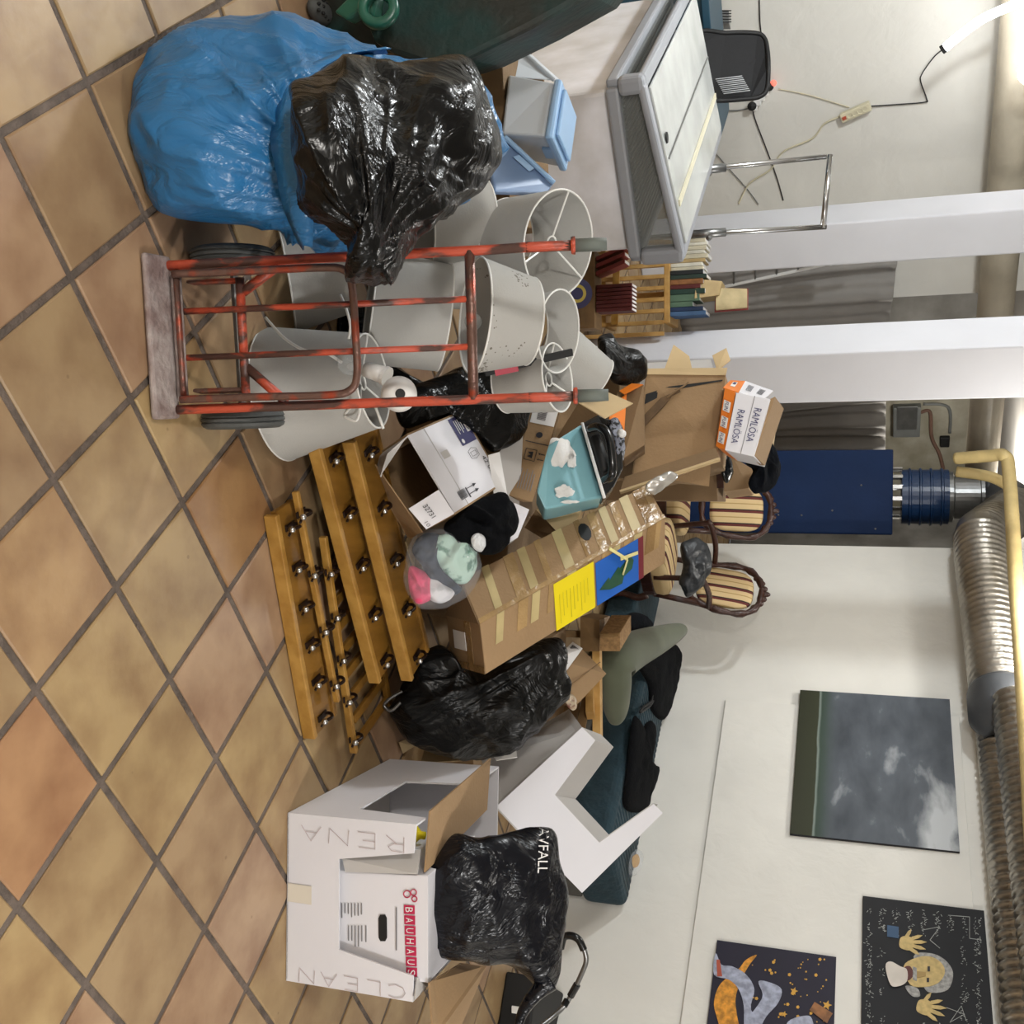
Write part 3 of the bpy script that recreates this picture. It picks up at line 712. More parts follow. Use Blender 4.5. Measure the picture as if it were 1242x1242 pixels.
# ================================================================== behind on the left: freezer, desk, office chair, steel frame, shelf of books
def A_(v, a): return v + A * a
FD = 4.3
fc = PD(735, 106, FD)                            # near lower corner of the grey rim
LA = .76; LB = 1.5
fr = T('display_freezer', 'white chest freezer with a grey framed glass display top', 'freezer', V3((fc.x, fc.y, 0)) + A * LA / 2 + B * LB / 2)
b0 = V3((fc.x, fc.y, 0))
Mo('cabinet', prism([b0 + A * .02 + B * .02, b0 + A * (LA - .02) + B * .02, b0 + A * (LA - .02) + B * (LB - .02), b0 + A * .02 + B * (LB - .02)], Z * fc.z), M_freezer, fr, bevel=.02)
rim_h = .055
def frame_ring(z, h, wd, out=0):
    gs = []
    for p, q in (((-out, -out), (LA + out, -out)), ((LA + out, -out), (LA + out, LB + out)), ((LA + out, LB + out), (-out, LB + out)), ((-out, LB + out), (-out, -out))):
        gs.append(beam(b0 + A * p[0] + B * p[1] + Z * (z + h / 2), b0 + A * q[0] + B * q[1] + Z * (z + h / 2), wd, h))
    return gs
for g_ in frame_ring(fc.z, rim_h, .06): Mo('rim', g_, M_frame, fr, bevel=.012)
# upper frame slopes up to the back
zt0 = fc.z + .165; zt1 = fc.z + .25
def top(a, b): return b0 + A * a + B * b + Z * (zt0 + (zt1 - zt0) * (a / LA))
cr = [(0, 0), (LA, 0), (LA, LB), (0, LB)]
for i in range(4):
    Mo('post', beam(b0 + A * cr[i][0] + B * cr[i][1] + Z * (fc.z + rim_h), top(*cr[i]), .075, .075, A), M_frame, fr, bevel=.02)
    Mo('upper_rail', beam(top(*cr[i]) - Z * .015, top(*cr[(i + 1) % 4]) - Z * .015, .07, .035), M_frame, fr, bevel=.014)
for i in range(4):
    p, q_ = cr[i], cr[(i + 1) % 4]
    Mo('side_pane', prism([b0 + A * p[0] + B * p[1] + Z * (fc.z + rim_h), b0 + A * q_[0] + B * q_[1] + Z * (fc.z + rim_h), top(*q_) - Z * .03, top(*p) - Z * .03], (A if i % 2 else B) * .004), M_glass, fr)
Mo('floor_of_well', prism([b0 + A * .04 + B * .04 + Z * (fc.z + .012), b0 + A * (LA - .04) + B * .04 + Z * (fc.z + .012), b0 + A * (LA - .04) + B * (LB - .04) + Z * (fc.z + .012), b0 + A * .04 + B * (LB - .04) + Z * (fc.z + .012)], Z * .004), M_elec, fr)
for k in range(26):
    x = .06 + (LA - .12) * k / 25
    Mo('rack_bar', beam(b0 + A * x + B * .06 + Z * (fc.z + .05), b0 + A * x + B * (LB - .06) + Z * (fc.z + .05), .008, .008), M_steel_d, fr)
lidp = [top(.03, .03), top(LA - .03, .03), top(LA - .03, LB - .03), top(.03, LB - .03)]
lid = Mo('glass_lid', prism(lidp, Z * .012), M_lid, fr, bevel=.004)
Mo('seal', beam(top(LA * .72, .05) + Z * .016, top(LA * .72, LB - .05) + Z * .016, .03, .008), M_strip, lid)
Mo('slide_rail', beam(top(LA * .45, .05) + Z * .015, top(LA * .45, LB - .05) + Z * .015, .008, .006), M_steel_d, lid)
Mo('finger_grip', lathe(top(LA * .35, .09) + Z * .014, Z, [(0, 0), (.025, 0), (.022, .006), (0, .006)], 16), M_matte, lid)
# steel U frame behind the freezer
DF = 5.6
sf = T('steel_frame', 'chrome tube frame of a clothes rail standing behind the freezer', 'rail', V3((PD(840, 235, DF).x, PD(840, 235, DF).y, 0)))
zb = lambda y: V3((PD(840, y, DF).x, PD(840, y, DF).y, 0.0))
for y0, y1 in ((206, 190), (284, 275)):
    tp_ = PD(1002, y1, DF); bt = V3((PD(845, y0, DF).x, PD(845, y0, DF).y, 0))
    Mo('upright', tube([bt, PD(845, y0, DF), tp_], .014, 10), M_steel, sf, smooth=True)
    Mo('sleeve', tube([PD(838, y0 + .5, DF), PD(880, y0 - 2.5, DF)], .024, 10), M_steel_d, sf, smooth=True)
    Mo('knob', ball(PD(860, y0 + 4, DF), .018, seg=10, rings=6), M_steel_d, sf)
    Mo('foot', rbox((bt.x, bt.y, 0), .05, .4, .03), M_steel_d, sf)
Mo('cross_bar', tube([PD(1007, 188, DF), PD(998, 277, DF)], .015, 10), M_steel, sf, smooth=True)
# desk and office chair
dk = T('desk', 'petrol blue desk half hidden behind the office chair', 'desk', PD(860, 60, 7))
dz = PD(874, 100, 6.9).z
e = PD(874, 172, 6.9); e.z = 0
Mo('top', prism([e + Z * (dz - .05), e + B * .6 + Z * (dz - .05), e + B * .6 - A * 2.0 + Z * (dz - .05), e - A * 2.0 + Z * (dz - .05)], Z * .05), M_desk, dk, bevel=.006)
Mo('side_panel', prism([e, e + B * .6, e + B * .6 - A * .03, e - A * .03], Z * (dz - .05)), M_desk, dk)
Mo('side_panel', prism([e - A * 1.97, e + B * .6 - A * 1.97, e + B * .6 - A * 2, e - A * 2], Z * (dz - .05)), M_desk, dk)
Mo('front_panel', prism([e + B * .02, e - A * 2 + B * .02, e - A * 2 + B * .04, e + B * .04], Z * (dz - .05)), M_desk, dk)
oc = T('office_chair', 'office chair with a rounded black mesh backrest behind the freezer', 'chair', V3((PD(860, 80, 6.3).x, PD(860, 80, 6.3).y, 0)))
ob = [(845, 44), (880, 40), (915, 40), (927, 46), (931, 62), (932, 85), (930, 108), (922, 117), (905, 120), (870, 122), (845, 118)]
ob = sm2(ob, 5)
Mo('back_mesh', prism([PD(x, y, 6.25 + .0009 * abs(y - 80)) for x, y in ob], V3((0, .015, 0))), M_mesh, oc)
Mo('back_rim', tube([PD(x, y, 6.25 + .0009 * abs(y - 80)) for x, y in ob], .014, 8, closed=True), M_matte, oc, smooth=True)
lat = []
for k in range(9): lat.append(tube([PD(868 + k * 1.2, 96 + k * 2.2, 6.24), PD(900 + k * 1.2, 92 + k * 2.2, 6.24)], .0025, 5))
Mo('lumbar_slats', join(*lat), M_steel_d, oc, kind='stuff')
cc = oc.location
Mo('spine', tube([cc + Z * .45 + V3((0, .1, 0)), cc + Z * .7 + V3((0, .08, 0))], .025, 8), M_matte, oc)
Mo('seat', rbox((cc.x, cc.y - .15, .43), .46, .46, .07), M_mesh, oc, bevel=.03)
Mo('gas_lift', tube([cc + V3((0, -.12, .08)), cc + V3((0, -.12, .43))], .025, 10), M_steel_d, oc)
for k in range(5):
    a = k * 1.2566 + .3; p = cc + V3((0, -.12, .1)); r_ = p + V3((math.cos(a) * .28, math.sin(a) * .28, -.035))
    lg = Mo('leg', beam(p, r_, .04, .03), M_matte, oc); Mo('caster', ball(r_ - Z * .035, .028, seg=10, rings=6), M_matte, lg)
nb = T('notebook_stack', 'spiral-bound papers in a wire holder on the petrol desk', 'holder', PD(876, 20, 7.1))
Mo('holder', prism([PD(874, 12, 7.1), PD(874, 28, 7.1), PD(884, 28, 7.1), PD(884, 12, 7.1)], V3((0, .1, 0))), M_steel_d, nb, bevel=.003)
for k in range(5): Mo('wire', tube([PD(874, 13 + k * 3.4, 7.09), PD(887, 13 + k * 3.4, 7.09)], .004, 6), M_matte, nb)
# shelf of books between the pillars
SD = 6.0
bs = T('book_shelf', 'low pine shelf of upright slats loaded with books between the pillars', 'shelf', V3((PD(760, 345, SD).x, PD(760, 345, SD).y, 0)))
sl, sr = PD(819, 290, SD), PD(806, 392, SD + .05)
dirs = (sr - sl); dirs.z = 0; dirn = dirs.normalized(); back = V3((-dirn.y, dirn.x, 0))
if back.y < 0: back = -back
zs = (sl.z + sr.z) / 2
LS = dirs.length
s0 = V3((sl.x, sl.y, 0)); 
Mo('top_board', prism([s0 + Z * zs, s0 + dirn * (LS + .0) + Z * zs, s0 + dirn * (LS + .0) + back * .28 + Z * zs, s0 + back * .28 + Z * zs], -Z * .035), M_pine, bs, bevel=.004)
Mo('bottom_board', prism([s0 + Z * .14, s0 + dirn * (LS + .0) + Z * .14, s0 + dirn * (LS + .0) + back * .28 + Z * .14, s0 + back * .28 + Z * .14], -Z * .03), M_pine, bs)
for k in range(9):
    p = s0 + dirn * (LS + .05) * k / 8.0 + dirn * .01
    Mo('slat', beam(p + Z * .0, p + Z * (zs - .035), .022, .03, back), M_pine, bs)
    if k % 4 == 0: Mo('slat', beam(p + back * .27, p + back * .27 + Z * (zs - .035), .03, .03, back), M_pine, bs)
Mo('front_rail', beam(s0 - back * .03 + Z * .22 + dirn * -.02, s0 - back * .03 + dirn * (LS + .0) + Z * .2, .02, .04), M_oak2, bs)
def book(name, label, p, d, u, th, ht, dp, cm, group, tilt=0):
    """spine faces the aisle; p is the lower left of the spine, d along the row"""
    t = T(name, label, 'book', p, group)
    Mo('cover', prism([p, p + d * th, p + d * th + u * ht, p + u * ht], V3((-d.y, d.x, 0)).normalized() * dp * (1 if V3((-d.y, d.x, 0)).y > 0 else -1)), cm, t, bevel=.003)
    bk = V3((-d.y, d.x, 0)).normalized(); bk = bk if bk.y > 0 else -bk
    Mo('pages', prism([p + d * .004 + u * ht + bk * .01, p + d * (th - .004) + u * ht + bk * .01, p + d * (th - .004) + u * ht + bk * (dp - .005), p + d * .004 + u * ht + bk * (dp - .005)], u * .002), M_paper, t)
    return t
BC = {k: mat('book_' + k, v, .55, .12, 12) for k, v in dict(cream='#cfc7ae', ivory='#dcd8c8', tan='#b59c6c', black='#1c2022', darkgreen='#24372f', green='#55705a', bottle='#1d3a30', brown='#3e2a20', red='#7d2b26', navy='#1f3557', blue='#4b6d96', maroon='#5a1f1c').items()}
rowz = Z * (zs + .001)
r1 = [('cream', .022, .2), ('ivory', .018, .21), ('cream', .024, .205), ('ivory', .02, .195), ('cream', .026, .215), ('tan', .02, .2), ('ivory', .022, .185), ('cream', .02, .19)]
x = .0
names = ['first', 'second']
lab = {'cream': 'cream paperback standing in the pale run of books on the shelf', 'ivory': 'ivory paperback standing in the pale run of books on the shelf', 'tan': 'tan paperback among the pale books on the shelf'}
for c_, th, ht in r1:
    book('book', lab[c_], s0 + rowz + dirn * x + back * .02, dirn, Z, th, ht, .15, BC[c_], 'pale paperbacks on the shelf'); x += th + .001
r2 = [('black', .026, .19, 'black book next to the pale paperbacks on the shelf'), ('darkgreen', .024, .21, 'very dark green book beside the black one on the shelf'), ('brown', .03, .19, 'thick dark brown book in the middle of the shelf row'), ('maroon', .024, .175, 'maroon book between the dark brown and bottle green ones'), ('bottle', .03, .2, 'bottle green book left of the thick mid green volume'), ('green', .04, .17, 'thick mid green cloth volume on the shelf'), ('green', .03, .13, 'shorter mid green cloth volume on the shelf'), ('navy', .024, .19, 'navy blue book near the second pillar'), ('blue', .024, .205, 'light blue book next to the second pillar')]
for c_, th, ht, lb_ in r2:
    book('book', lb_, s0 + rowz + dirn * x + back * .0, dirn, Z, th, ht, .16, BC[c_], 'dark books on the shelf'); x += th + .001
ob_ = T('open_book', 'old open book with yellowed pages and red cover propped above the shelf', 'book', PD(873, 363, SD))
qd = [PD(868, 349, SD), PD(868, 376, SD), PD(906, 373, SD), PD(906, 350, SD)]
Mo('pages', prism(qd, V3((0, .02, 0))), mat('old_pages', '#bfae85', .8, .15, 12), ob_, bevel=.003)
Mo('cover', prism([p + V3((0, .021, 0)) for p in [PD(867, 348, SD), PD(866, 378, SD), PD(907, 375, SD), PD(907, 349, SD)]], V3((0, .006, 0))), BC['red'], ob_)
Mo('book', prism([PD(845, 338, SD - .02), PD(842, 362, SD - .02), PD(872, 358, SD - .02), PD(876, 341, SD - .02)], V3((0, .14, 0))), BC['tan'], label='tan soft book leaning on top of the shelf row', cat='book', bevel=.003)
# red volumes in front of the slats
rp = PD(705, 300, SD - .25); rq = PD(700, 372, SD - .35)
rz_ = PD(700, 360, SD - .3).z
for k in range(7):
    p = PD(718, 346 + k * 4.8, SD - .3); p.z = max(.2, rz_ + .02)
    book('red_volume', 'one of the matching dark red volumes standing low in front of the pine slats', p, dirn, Z, .019, .2, .12, BC['maroon'], 'matching red volumes')
for k in range(3):
    p = PD(712, 312 + k * 9, SD - .3); p.z = max(.2, rz_ + .02)
    book('red_volume', ['bright red volume leaning left of the matching dark red set', 'second red volume leaning left of the dark red set', 'red volume closest to the dark red set, leaning'][k], p, dirn, (Z + dirn * -.35).normalized(), .022, .17, .12, BC['red'], 'leaning red volumes')
ct = T('low_crate', 'dark wooden crate carrying the red volumes', 'crate', V3((PD(715, 345, SD - .3).x, PD(715, 345, SD - .3).y, 0)))
pcr = PD(712, 304, SD - .32); pcr.z = 0
Mo('body', prism([pcr, pcr + dirn * .42, pcr + dirn * .42 + back * .16, pcr + back * .16], Z * (max(.2, rz_ + .02) - .004)), M_brownw, ct, bevel=.004)
ds = T('wall_plate', 'navy plate with a yellow ring standing beside the lampshades', 'plate', PD(700, 355, 5.2))
dc = PD(700, 356, 5.15); dn = (CAM - dc).normalized()
Mo('disc', lathe(dc, dn, [(0, -.01), (.075, -.01), (.075, .005), (0, .005)], 30), M_navy, ds)
Mo('ring', lathe(dc, dn, [(.03, .006), (.03, .008), (.045, .008), (.045, .006)], 30), mat('ring_yellow', '#c7b44a', .5), ds)
# ================================================================== left foreground: sacks, machine panel, crates
bl = T('blue_sack', 'large stuffed blue plastic sack standing open on the tiles', 'sack', PZ(190, 150, 0))
out = [(152, 160), (166, 98), (189, 57), (240, 28), (295, 22), (333, 17), (372, 28), (418, 42), (460, 62), (530, 76), (585, 97), (604, 140), (606, 190), (560, 244), (480, 292), (413, 308), (361, 300), (336, 286), (295, 280), (248, 277), (186, 260), (164, 222)]
Mo('film', inflate(out, (152, 2.0), (606, 2.62), .24, .16, .045, 4.2, 170, 44, 1, folds=(440, 250, 16, .06, 260)), M_blue, bl, smooth=True)
rim = [(372, 300, 2.06), (360, 262, 2.0), (354, 215, 1.97), (350, 165, 1.98), (353, 120, 2.02), (372, 88, 2.1), (420, 66, 2.2), (470, 60, 2.3)]
rp = smoothpath([PY(*p) for p in rim], 10)
vs, fs = [], []
for i, p in enumerate(rp):
    t = i / (len(rp) - 1); wv = .012 * noise.noise(p * 9); wd = .05 * math.sin(math.pi * min(1, t * 1.05 + .05)) + .01
    vs += [p + V3((0, 0, wd + wv)), p + V3((wv * .6, -.012, 0)), p + V3((0, .02, -wd * .9 + wv))]
for i in range(len(rp) - 1): fs += [(i * 3, i * 3 + 1, i * 3 + 4, i * 3 + 3), (i * 3 + 1, i * 3 + 2, i * 3 + 5, i * 3 + 4)]
Mo('rim', (vs, fs), M_blue, bl, smooth=True, solid=.003, recalc=False)
out = [(356, 108), (379, 90), (420, 73), (469, 66), (520, 68), (564, 69), (580, 90), (588, 113), (598, 145), (607, 190), (594, 212), (578, 235), (533, 270), (501, 296), (478, 336), (459, 352), (430, 359), (412, 346), (416, 312), (398, 290), (375, 267), (363, 225), (357, 161)]
Mo('black_sack', inflate(out, (356, 1.88), (607, 2.36), .17, .12, .05, 4.6, 180, 46, 3, folds=(455, 300, 12, .05, 170)), M_black, label='crumpled black bin bag stuffed into the mouth of the blue sack', cat='sack', smooth=True)
gm = T('green_machine', 'dark green painted metal machine plate standing behind the blue sack', 'machine', PZ(500, 20, 0))
poly = [(432, -60), (436, 10), (452, 52), (475, 66), (530, 84), (566, 72), (640, 36), (716, -6), (760, -60)]
pp = [PY(x, y, 2.75 + (x - 430) * .0006) for x, y in poly]
Mo('plate', prism(pp, V3((-.12, .35, 0))), M_greenm, gm, bevel=.02)
bt = [PY(430, -20, 2.78), PY(470, 60, 2.85)]
Mo('base', prism([V3((p.x, p.y, 0)) for p in (PY(436, -50, 2.8), PY(500, 60, 2.85), PY(500, 60, 3.1), PY(436, -50, 3.05))], Z * .3), M_greenm, gm, bevel=.02)
lc = PY(461, 14, 2.66)
lug = Mo('lug', lathe(lc, V3((0, -1, .25)), [(.034, 0), (.052, 0), (.058, .01), (.058, .03), (.052, .036), (.034, .036), (.03, .03), (.03, .006), (.034, 0)], 32), M_greenl, gm, smooth=True)
Mo('arm', prism([PY(x, y, 2.67) for x, y in ((404, 14), (424, -6), (450, -22), (456, -8), (452, 20), (437, 12), (420, 24))], V3((0, .04, .01))), M_greenl, gm, bevel=.008)
bt = T('boot_foot', 'dark studded rubber foot poking out behind the blue sack', 'foot', PZ(380, 14, 0))
fc_ = PZ(388, 14, .03)
Mo('rubber', ball(fc_, .035, .06, .03, 18, 10), M_rubber, bt, smooth=True)
for k in range(12): Mo('stud', ball(fc_ + V3((-.02 + .02 * (k % 3), -.045 + .02 * (k // 3), .026 - .004 * abs(k // 3 - 1))), .006, seg=8, rings=5), M_matte, bt)
wd_ = T('wooden_board', 'brown board edge wedged between the green machine and the freezer', 'board', PZ(640, 50, 0))
Mo('board', prism([PD(600, 60, 3.9), PD(640, 66, 3.9), PD(690, 10, 3.9), PD(650, 0, 3.9)], V3((0, .02, 0))), M_brownw, wd_)
# plastic crates
cb = T('storage_bin', 'pale grey plastic storage bin with a light blue lid on top', 'bin', PD(600, 150, 3.5))
n0, n1 = PD(608, 162, 3.42), PD(661, 165, 3.36)   # near vertical edge, bottom and top
l0, l1 = PD(616, 90, 3.6), PD(672, 100, 3.55); r0, r1_ = PD(628, 192, 3.6), PD(678, 203, 3.55)
k0, k1 = l0 + r0 - n0, l1 + r1_ - n1
Mo('body', ([n0, l0, k0, r0, n1, l1, k1, r1_], [(0, 1, 2, 3), (4, 5, 6, 7), (0, 1, 5, 4), (1, 2, 6, 5), (2, 3, 7, 6), (3, 0, 4, 7)]), M_crate, cb, bevel=.01)
c_ = (n1 + l1 + k1 + r1_) / 4; upn = (n1 - n0).normalized()
lq = [c_ + (p - c_) * 1.1 for p in (n1, l1, k1, r1_)]
ld_ = Mo('lid', prism(lq, upn * .03), M_lidblue, cb, bevel=.01)
Mo('lid_panel', prism([c_ + (p - c_) * .86 + upn * .03 for p in (n1, l1, k1, r1_)], upn * .015), M_lidblue, ld_, bevel=.006)
Mo('clip', box((n1 + r1_) / 2 - upn * .01, (r1_ - n1).normalized() * .03, (r1_ - n1).cross(upn).normalized() * .008, upn * .018), M_lidblue, cb)
tr = T('plastic_tray', 'open pale grey plastic tray tilted behind the lidded bin', 'tray', PD(590, 70, 3.7))
q1 = [PD(590, 58, 3.66), PD(622, 52, 3.7), PD(672, 97, 3.75), PD(616, 92, 3.66)]
ex = PD(640, 60, 4.0) - PD(622, 52, 3.7)
Mo('front', sheet(q1, .006), M_crate, tr, bevel=.002)
Mo('side', sheet([q1[1], q1[2], q1[2] + ex * .8, q1[1] + ex * .8], .006), M_crate, tr)
Mo('bottom', sheet([q1[0], q1[1], q1[1] + ex * .8, q1[0] + ex * .8], .006), M_crate, tr)
Mo('lip', tube([q1[1], q1[2]], .008, 8), M_crate, tr)
tr2 = T('plastic_tray', 'thin pale grey tray standing against the back of the blue sack', 'tray', PD(575, 65, 3.6))
Mo('panel', sheet([PD(570, 68, 3.6), PD(592, 60, 3.6), PD(600, 95, 3.6), PD(590, 110, 3.6)], .01), M_crate, tr2, bevel=.003)
Mo('edge', tube([PD(592, 60, 3.59), PD(600, 95, 3.59)], .008, 8), M_crate, tr2)
bl2 = T('storage_bin', 'flat slate blue plastic lid lying under the lidded bin', 'bin', PD(600, 200, 3.5))  # a loose slate blue lid, entered as a bin
q1 = [PD(592, 170, 3.4), PD(612, 166, 3.45), PD(672, 222, 3.5), PD(664, 234, 3.45), PD(600, 232, 3.3)]
Mo('panel', sheet(q1, .02), M_lidgrey, bl2, bevel=.006)
Mo('rib', tube([PD(612, 166, 3.43), PD(672, 222, 3.48)], .009, 8), M_lidblue, bl2)
Mo('clip', sheet([PD(622, 190, 3.42), PD(630, 188, 3.42), PD(648, 204, 3.44), (PD(642, 208, 3.44))], .012), M_lidblue, bl2)
sb = T('support_carton', 'plain carton under the slate blue lid and the bins', 'carton', PZ(590, 150, 0))
c0 = PD(600, 150, 3.7)
Mo('body', rbox((c0.x + .02, c0.y + .15, 0), .62, .5, max(.1, PD(604, 160, 3.42).z - .03), .2), M_card_d, sb, bevel=.004)
# ================================================================== the orange hand truck
ht = T('hand_truck', 'worn orange tubular hand truck standing upright in front of the lampshades', 'hand truck', PZ(205, 408, 0))
Lb, Rb = PZ(204, 322, .02), PZ(215, 497, .02)
Lt, Rt = PY(736, 296, 2.36), PY(738, 479, 2.40)
def H(s, h, n=0):
    """s 0..1 across, h 0..1 up, n out towards the aisle"""
    p = Lb.lerp(Rb, s).lerp(Lt.lerp(Rt, s), h)
    nn = (Rb - Lb).cross(Lt - Lb).normalized()
    if nn.y > 0: nn = -nn
    return p + nn * n
hl = (Lt - Lb).length
def hh(x): # height fraction from the picture row
    lo, hi = 0, 1
    for _ in range(30):
        mid = (lo + hi) / 2
        if pix(H(.5, mid))[0] < x: lo = mid
        else: hi = mid
    return lo
rT = .0118
for s in (0, 1):
    pts = [H(s, .0), H(s, hh(330)), H(s, hh(560)), H(s, hh(600)), H(s, hh(650), .012), H(s, hh(697), .004)]
    Mo('side_tube', tube(smoothpath(pts, 5), rT, 12), M_red, ht, smooth=True)
    g_ = Mo('handle', tube([H(s, hh(640), .01), H(s, hh(700), .004)], rT + .0008, 12), M_redworn, ht, smooth=True)
    Mo('flange', lathe(H(s, hh(694), .005), (H(s, 1) - H(s, .9)), [(.0, 0), (.019, 0), (.021, .004), (.021, .01), (0, .012)], 18), M_red, g_)
    Mo('grip', tube([H(s, hh(698), .004), H(s, hh(722), .002), H(s, hh(737), .002)], [.0155, .0155, .014], 14), M_grip, ht, smooth=True)
# toe plate on the floor, towards the aisle
ed = (Rb - Lb).normalized(); fo = V3((ed.y, -ed.x, 0)).normalized()
if fo.y > 0: fo = -fo
w0 = Lb - ed * .022; w1 = Rb + ed * .022
w0.z = w1.z = 0
Mo('toe_plate', prism([w0 + fo * .085 + Z * .006, w1 + fo * .085 + Z * .006, w1 - fo * .01 + Z * .006, w0 - fo * .01 + Z * .006], Z * .016), M_toe, ht, bevel=.007)
Mo('toe_bar', tube([H(.06, .02, .01), H(.94, .02, .01)], .013, 10), M_toe, ht, smooth=True)
Mo('toe_bar', tube([H(.07, hh(222), .02), H(.93, hh(222), .02)], .008, 8), M_redworn, ht, smooth=True)
for s in (.32, .64): Mo('inner_bar', tube([H(s, hh(222)), H(s, hh(575))], .008, 10), M_red, ht, smooth=True)
Mo('cross_bar', tube([H(0, hh(572)), H(1, hh(572))], .0125, 12), M_redworn, ht, smooth=True)
Mo('cross_bar', tube([H(.1, hh(292), -.015), H(.95, hh(292), -.015)], .011, 12), M_red, ht, smooth=True)
loop = [H(.07, .02, .028), H(.075, hh(300), .028), H(.075, hh(395), .028), H(.1, hh(424), .028), H(.2, hh(432), .028), H(.5, hh(434), .028), H(.8, hh(434), .028), H(.91, hh(424), .028), H(.935, hh(395), .028), H(.93, hh(300), .028), H(.93, .02, .028)]
Mo('folding_loop', tube(smoothpath(loop, 6), .0095, 12), M_redworn, ht, smooth=True)
for s0_, s1_ in ((.2, .03), (.72, .97)): Mo('brace', tube([H(s0_, hh(294), -.02), H(s1_, hh(342), -.005)], .012, 8), M_red, ht, smooth=True)
for s in (.12, .88): Mo('gusset', sheet([H(s, hh(225), -.02), H(s + .02, hh(235), -.03), H(s + .02, hh(285), -.03), H(s, hh(290), -.02)], .012), M_redworn, ht, bevel=.003)
for s, xc in ((-.085, 288), (1.085, 300)):
    c = H(s, hh(xc), -.11); c.z = .105
    wl_ = Mo('wheel', lathe(c - ed * .022, ed, [(.05, 0), (.09, 0), (.101, .006), (.105, .014), (.101, .017), (.105, .02), (.105, .026), (.101, .029), (.105, .032), (.101, .04), (.09, .046), (.05, .046)], 36), M_rubber, ht)
    Mo('hub', lathe(c - ed * .02, ed, [(0, 0), (.052, 0), (.052, .042), (0, .042)], 20), M_steel_d, wl_)
ax0 = H(-.085, hh(288), -.11); ax1 = H(1.085, hh(300), -.11); ax0.z = ax1.z = .105
Mo('axle', tube([ax0, ax1], .01, 8), M_steel_d, ht)
# ================================================================== lampshades
def speckled():
    m = M_shade.copy(); m.name = 'speckled_lampshade_cloth'; nt = m.node_tree; b = nt.nodes['Principled BSDF']
    src = b.inputs['Base Color'].links[0].from_socket
    tc = node(nt, 'ShaderNodeTexCoord'); v = node(nt, 'ShaderNodeTexVoronoi'); v.inputs['Scale'].default_value = 85; nt.links.new(tc.outputs['Object'], v.inputs['Vector'])
    n = node(nt, 'ShaderNodeTexNoise'); n.inputs['Scale'].default_value = 9; nt.links.new(tc.outputs['Object'], n.inputs['Vector'])
    th = node(nt, 'ShaderNodeMapRange'); th.inputs['From Min'].default_value = .5; th.inputs['From Max'].default_value = .7; th.inputs['To Max'].default_value = .55; nt.links.new(n.outputs['Fac'], th.inputs['Value'])
    lt_ = node(nt, 'ShaderNodeMath', operation='LESS_THAN'); nt.links.new(v.outputs['Distance'], lt_.inputs[0]); nt.links.new(th.outputs[0], lt_.inputs[1])
    mx = node(nt, 'ShaderNodeMix', data_type='RGBA'); nt.links.new(lt_.outputs[0], mx.inputs['Factor']); nt.links.new(src, mx.inputs['A']); mx.inputs['B'].default_value = (*srgb('#6f6b62'), 1)
    nt.links.new(mx.outputs['Result'], b.inputs['Base Color'])
    return m
M_spk = speckled()
def shade(label, c1, r1, c2, r2, ring=True):
    """open drum: centre and radius of each end"""
    c1 = V3(c1); c2 = V3(c2); ax = c2 - c1; h = ax.length
    t = T('lampshade', label, 'lampshade', c1, 'grey lampshades in the heap')
    e_ = .0025
    Mo('cloth', lathe(c1, ax, [(r1, 0), (r1 + (r2 - r1) * .5, h * .5), (r2, h), (r2 - e_, h), (r1 + (r2 - r1) * .5 - e_, h * .5), (r1 - e_, 0), (r1, 0)], 56), M_spk if label.startswith('speckled') else M_shade, t, smooth=False)
    for cc_, rr_ in ((c1, r1), (c2, r2)):
        u = ax.normalized().cross(V3((.31, .87, .12))).normalized(); v = ax.normalized().cross(u)
        Mo('rim_wire', tube([cc_ + (u * math.cos(k * .1309) + v * math.sin(k * .1309)) * (rr_ - .001) for k in range(48)], .003, 6, closed=True), M_wire, t, smooth=True)
    if ring:
        axn = ax.normalized(); u = axn.cross(V3((.31, .87, .12))).normalized(); v = axn.cross(u); cr_ = c2 - axn * .03
        Mo('fitting_ring', tube([cr_ + (u * math.cos(k * .3927) + v * math.sin(k * .3927)) * .021 for k in range(16)], .003, 6, closed=True), M_wire, t, smooth=True)
        for k in range(3):
            a = k * 2.094 + .4; d_ = u * math.cos(a) + v * math.sin(a)
            Mo('spoke', tube([cr_ + d_ * .021, c2 + d_ * (r2 - .003)], .003, 6), M_wire, t)
    for p in t.children:
        me = p.data
        if p.name.startswith('cloth'): me.polygons.foreach_set('use_smooth', [True] * len(me.polygons)); md = p.modifiers.new('es', 'EDGE_SPLIT'); md.split_angle = 1.0
    return t
g0 = PZ(340, 478, .004); 
shade('upright tapered lampshade on the tiles behind the lower right of the hand truck', g0, .195, PY(452, 462, g0.y + .03), .135)
shade('grey lampshade low behind the left tube of the hand truck', PY(345, 335, 2.72), .17, PY(420, 325, 2.82), .135, ring=False)
shade('broad smooth lampshade in the middle behind the hand truck bars', PY(448, 372, 2.86), .175, PY(538, 386, 2.98), .165, ring=False)
shade('speckled lampshade tipped over at the top right of the hand truck', PY(576, 383, 2.64), .158, PY(642, 390, 2.735), .12)
shade('lampshade nested behind the speckled one, its rim showing', PY(645, 400, 3.02), .1, PY(678, 402, 3.0), .125, ring=False)
shade('tall lampshade with an open top beside the freezer', PY(615, 290, 3.1), .125, PY(678, 296, 3.02), .16)
shade('dull lampshade standing between the black sack and the freezer', PY(510, 268, 2.95), .15, PY(588, 262, 3.08), .12, ring=False)
shade('pale lampshade leaning towards the cardboard boxes', PY(676, 428, 3.38), .105, PY(728, 460, 3.48), .075, ring=False)
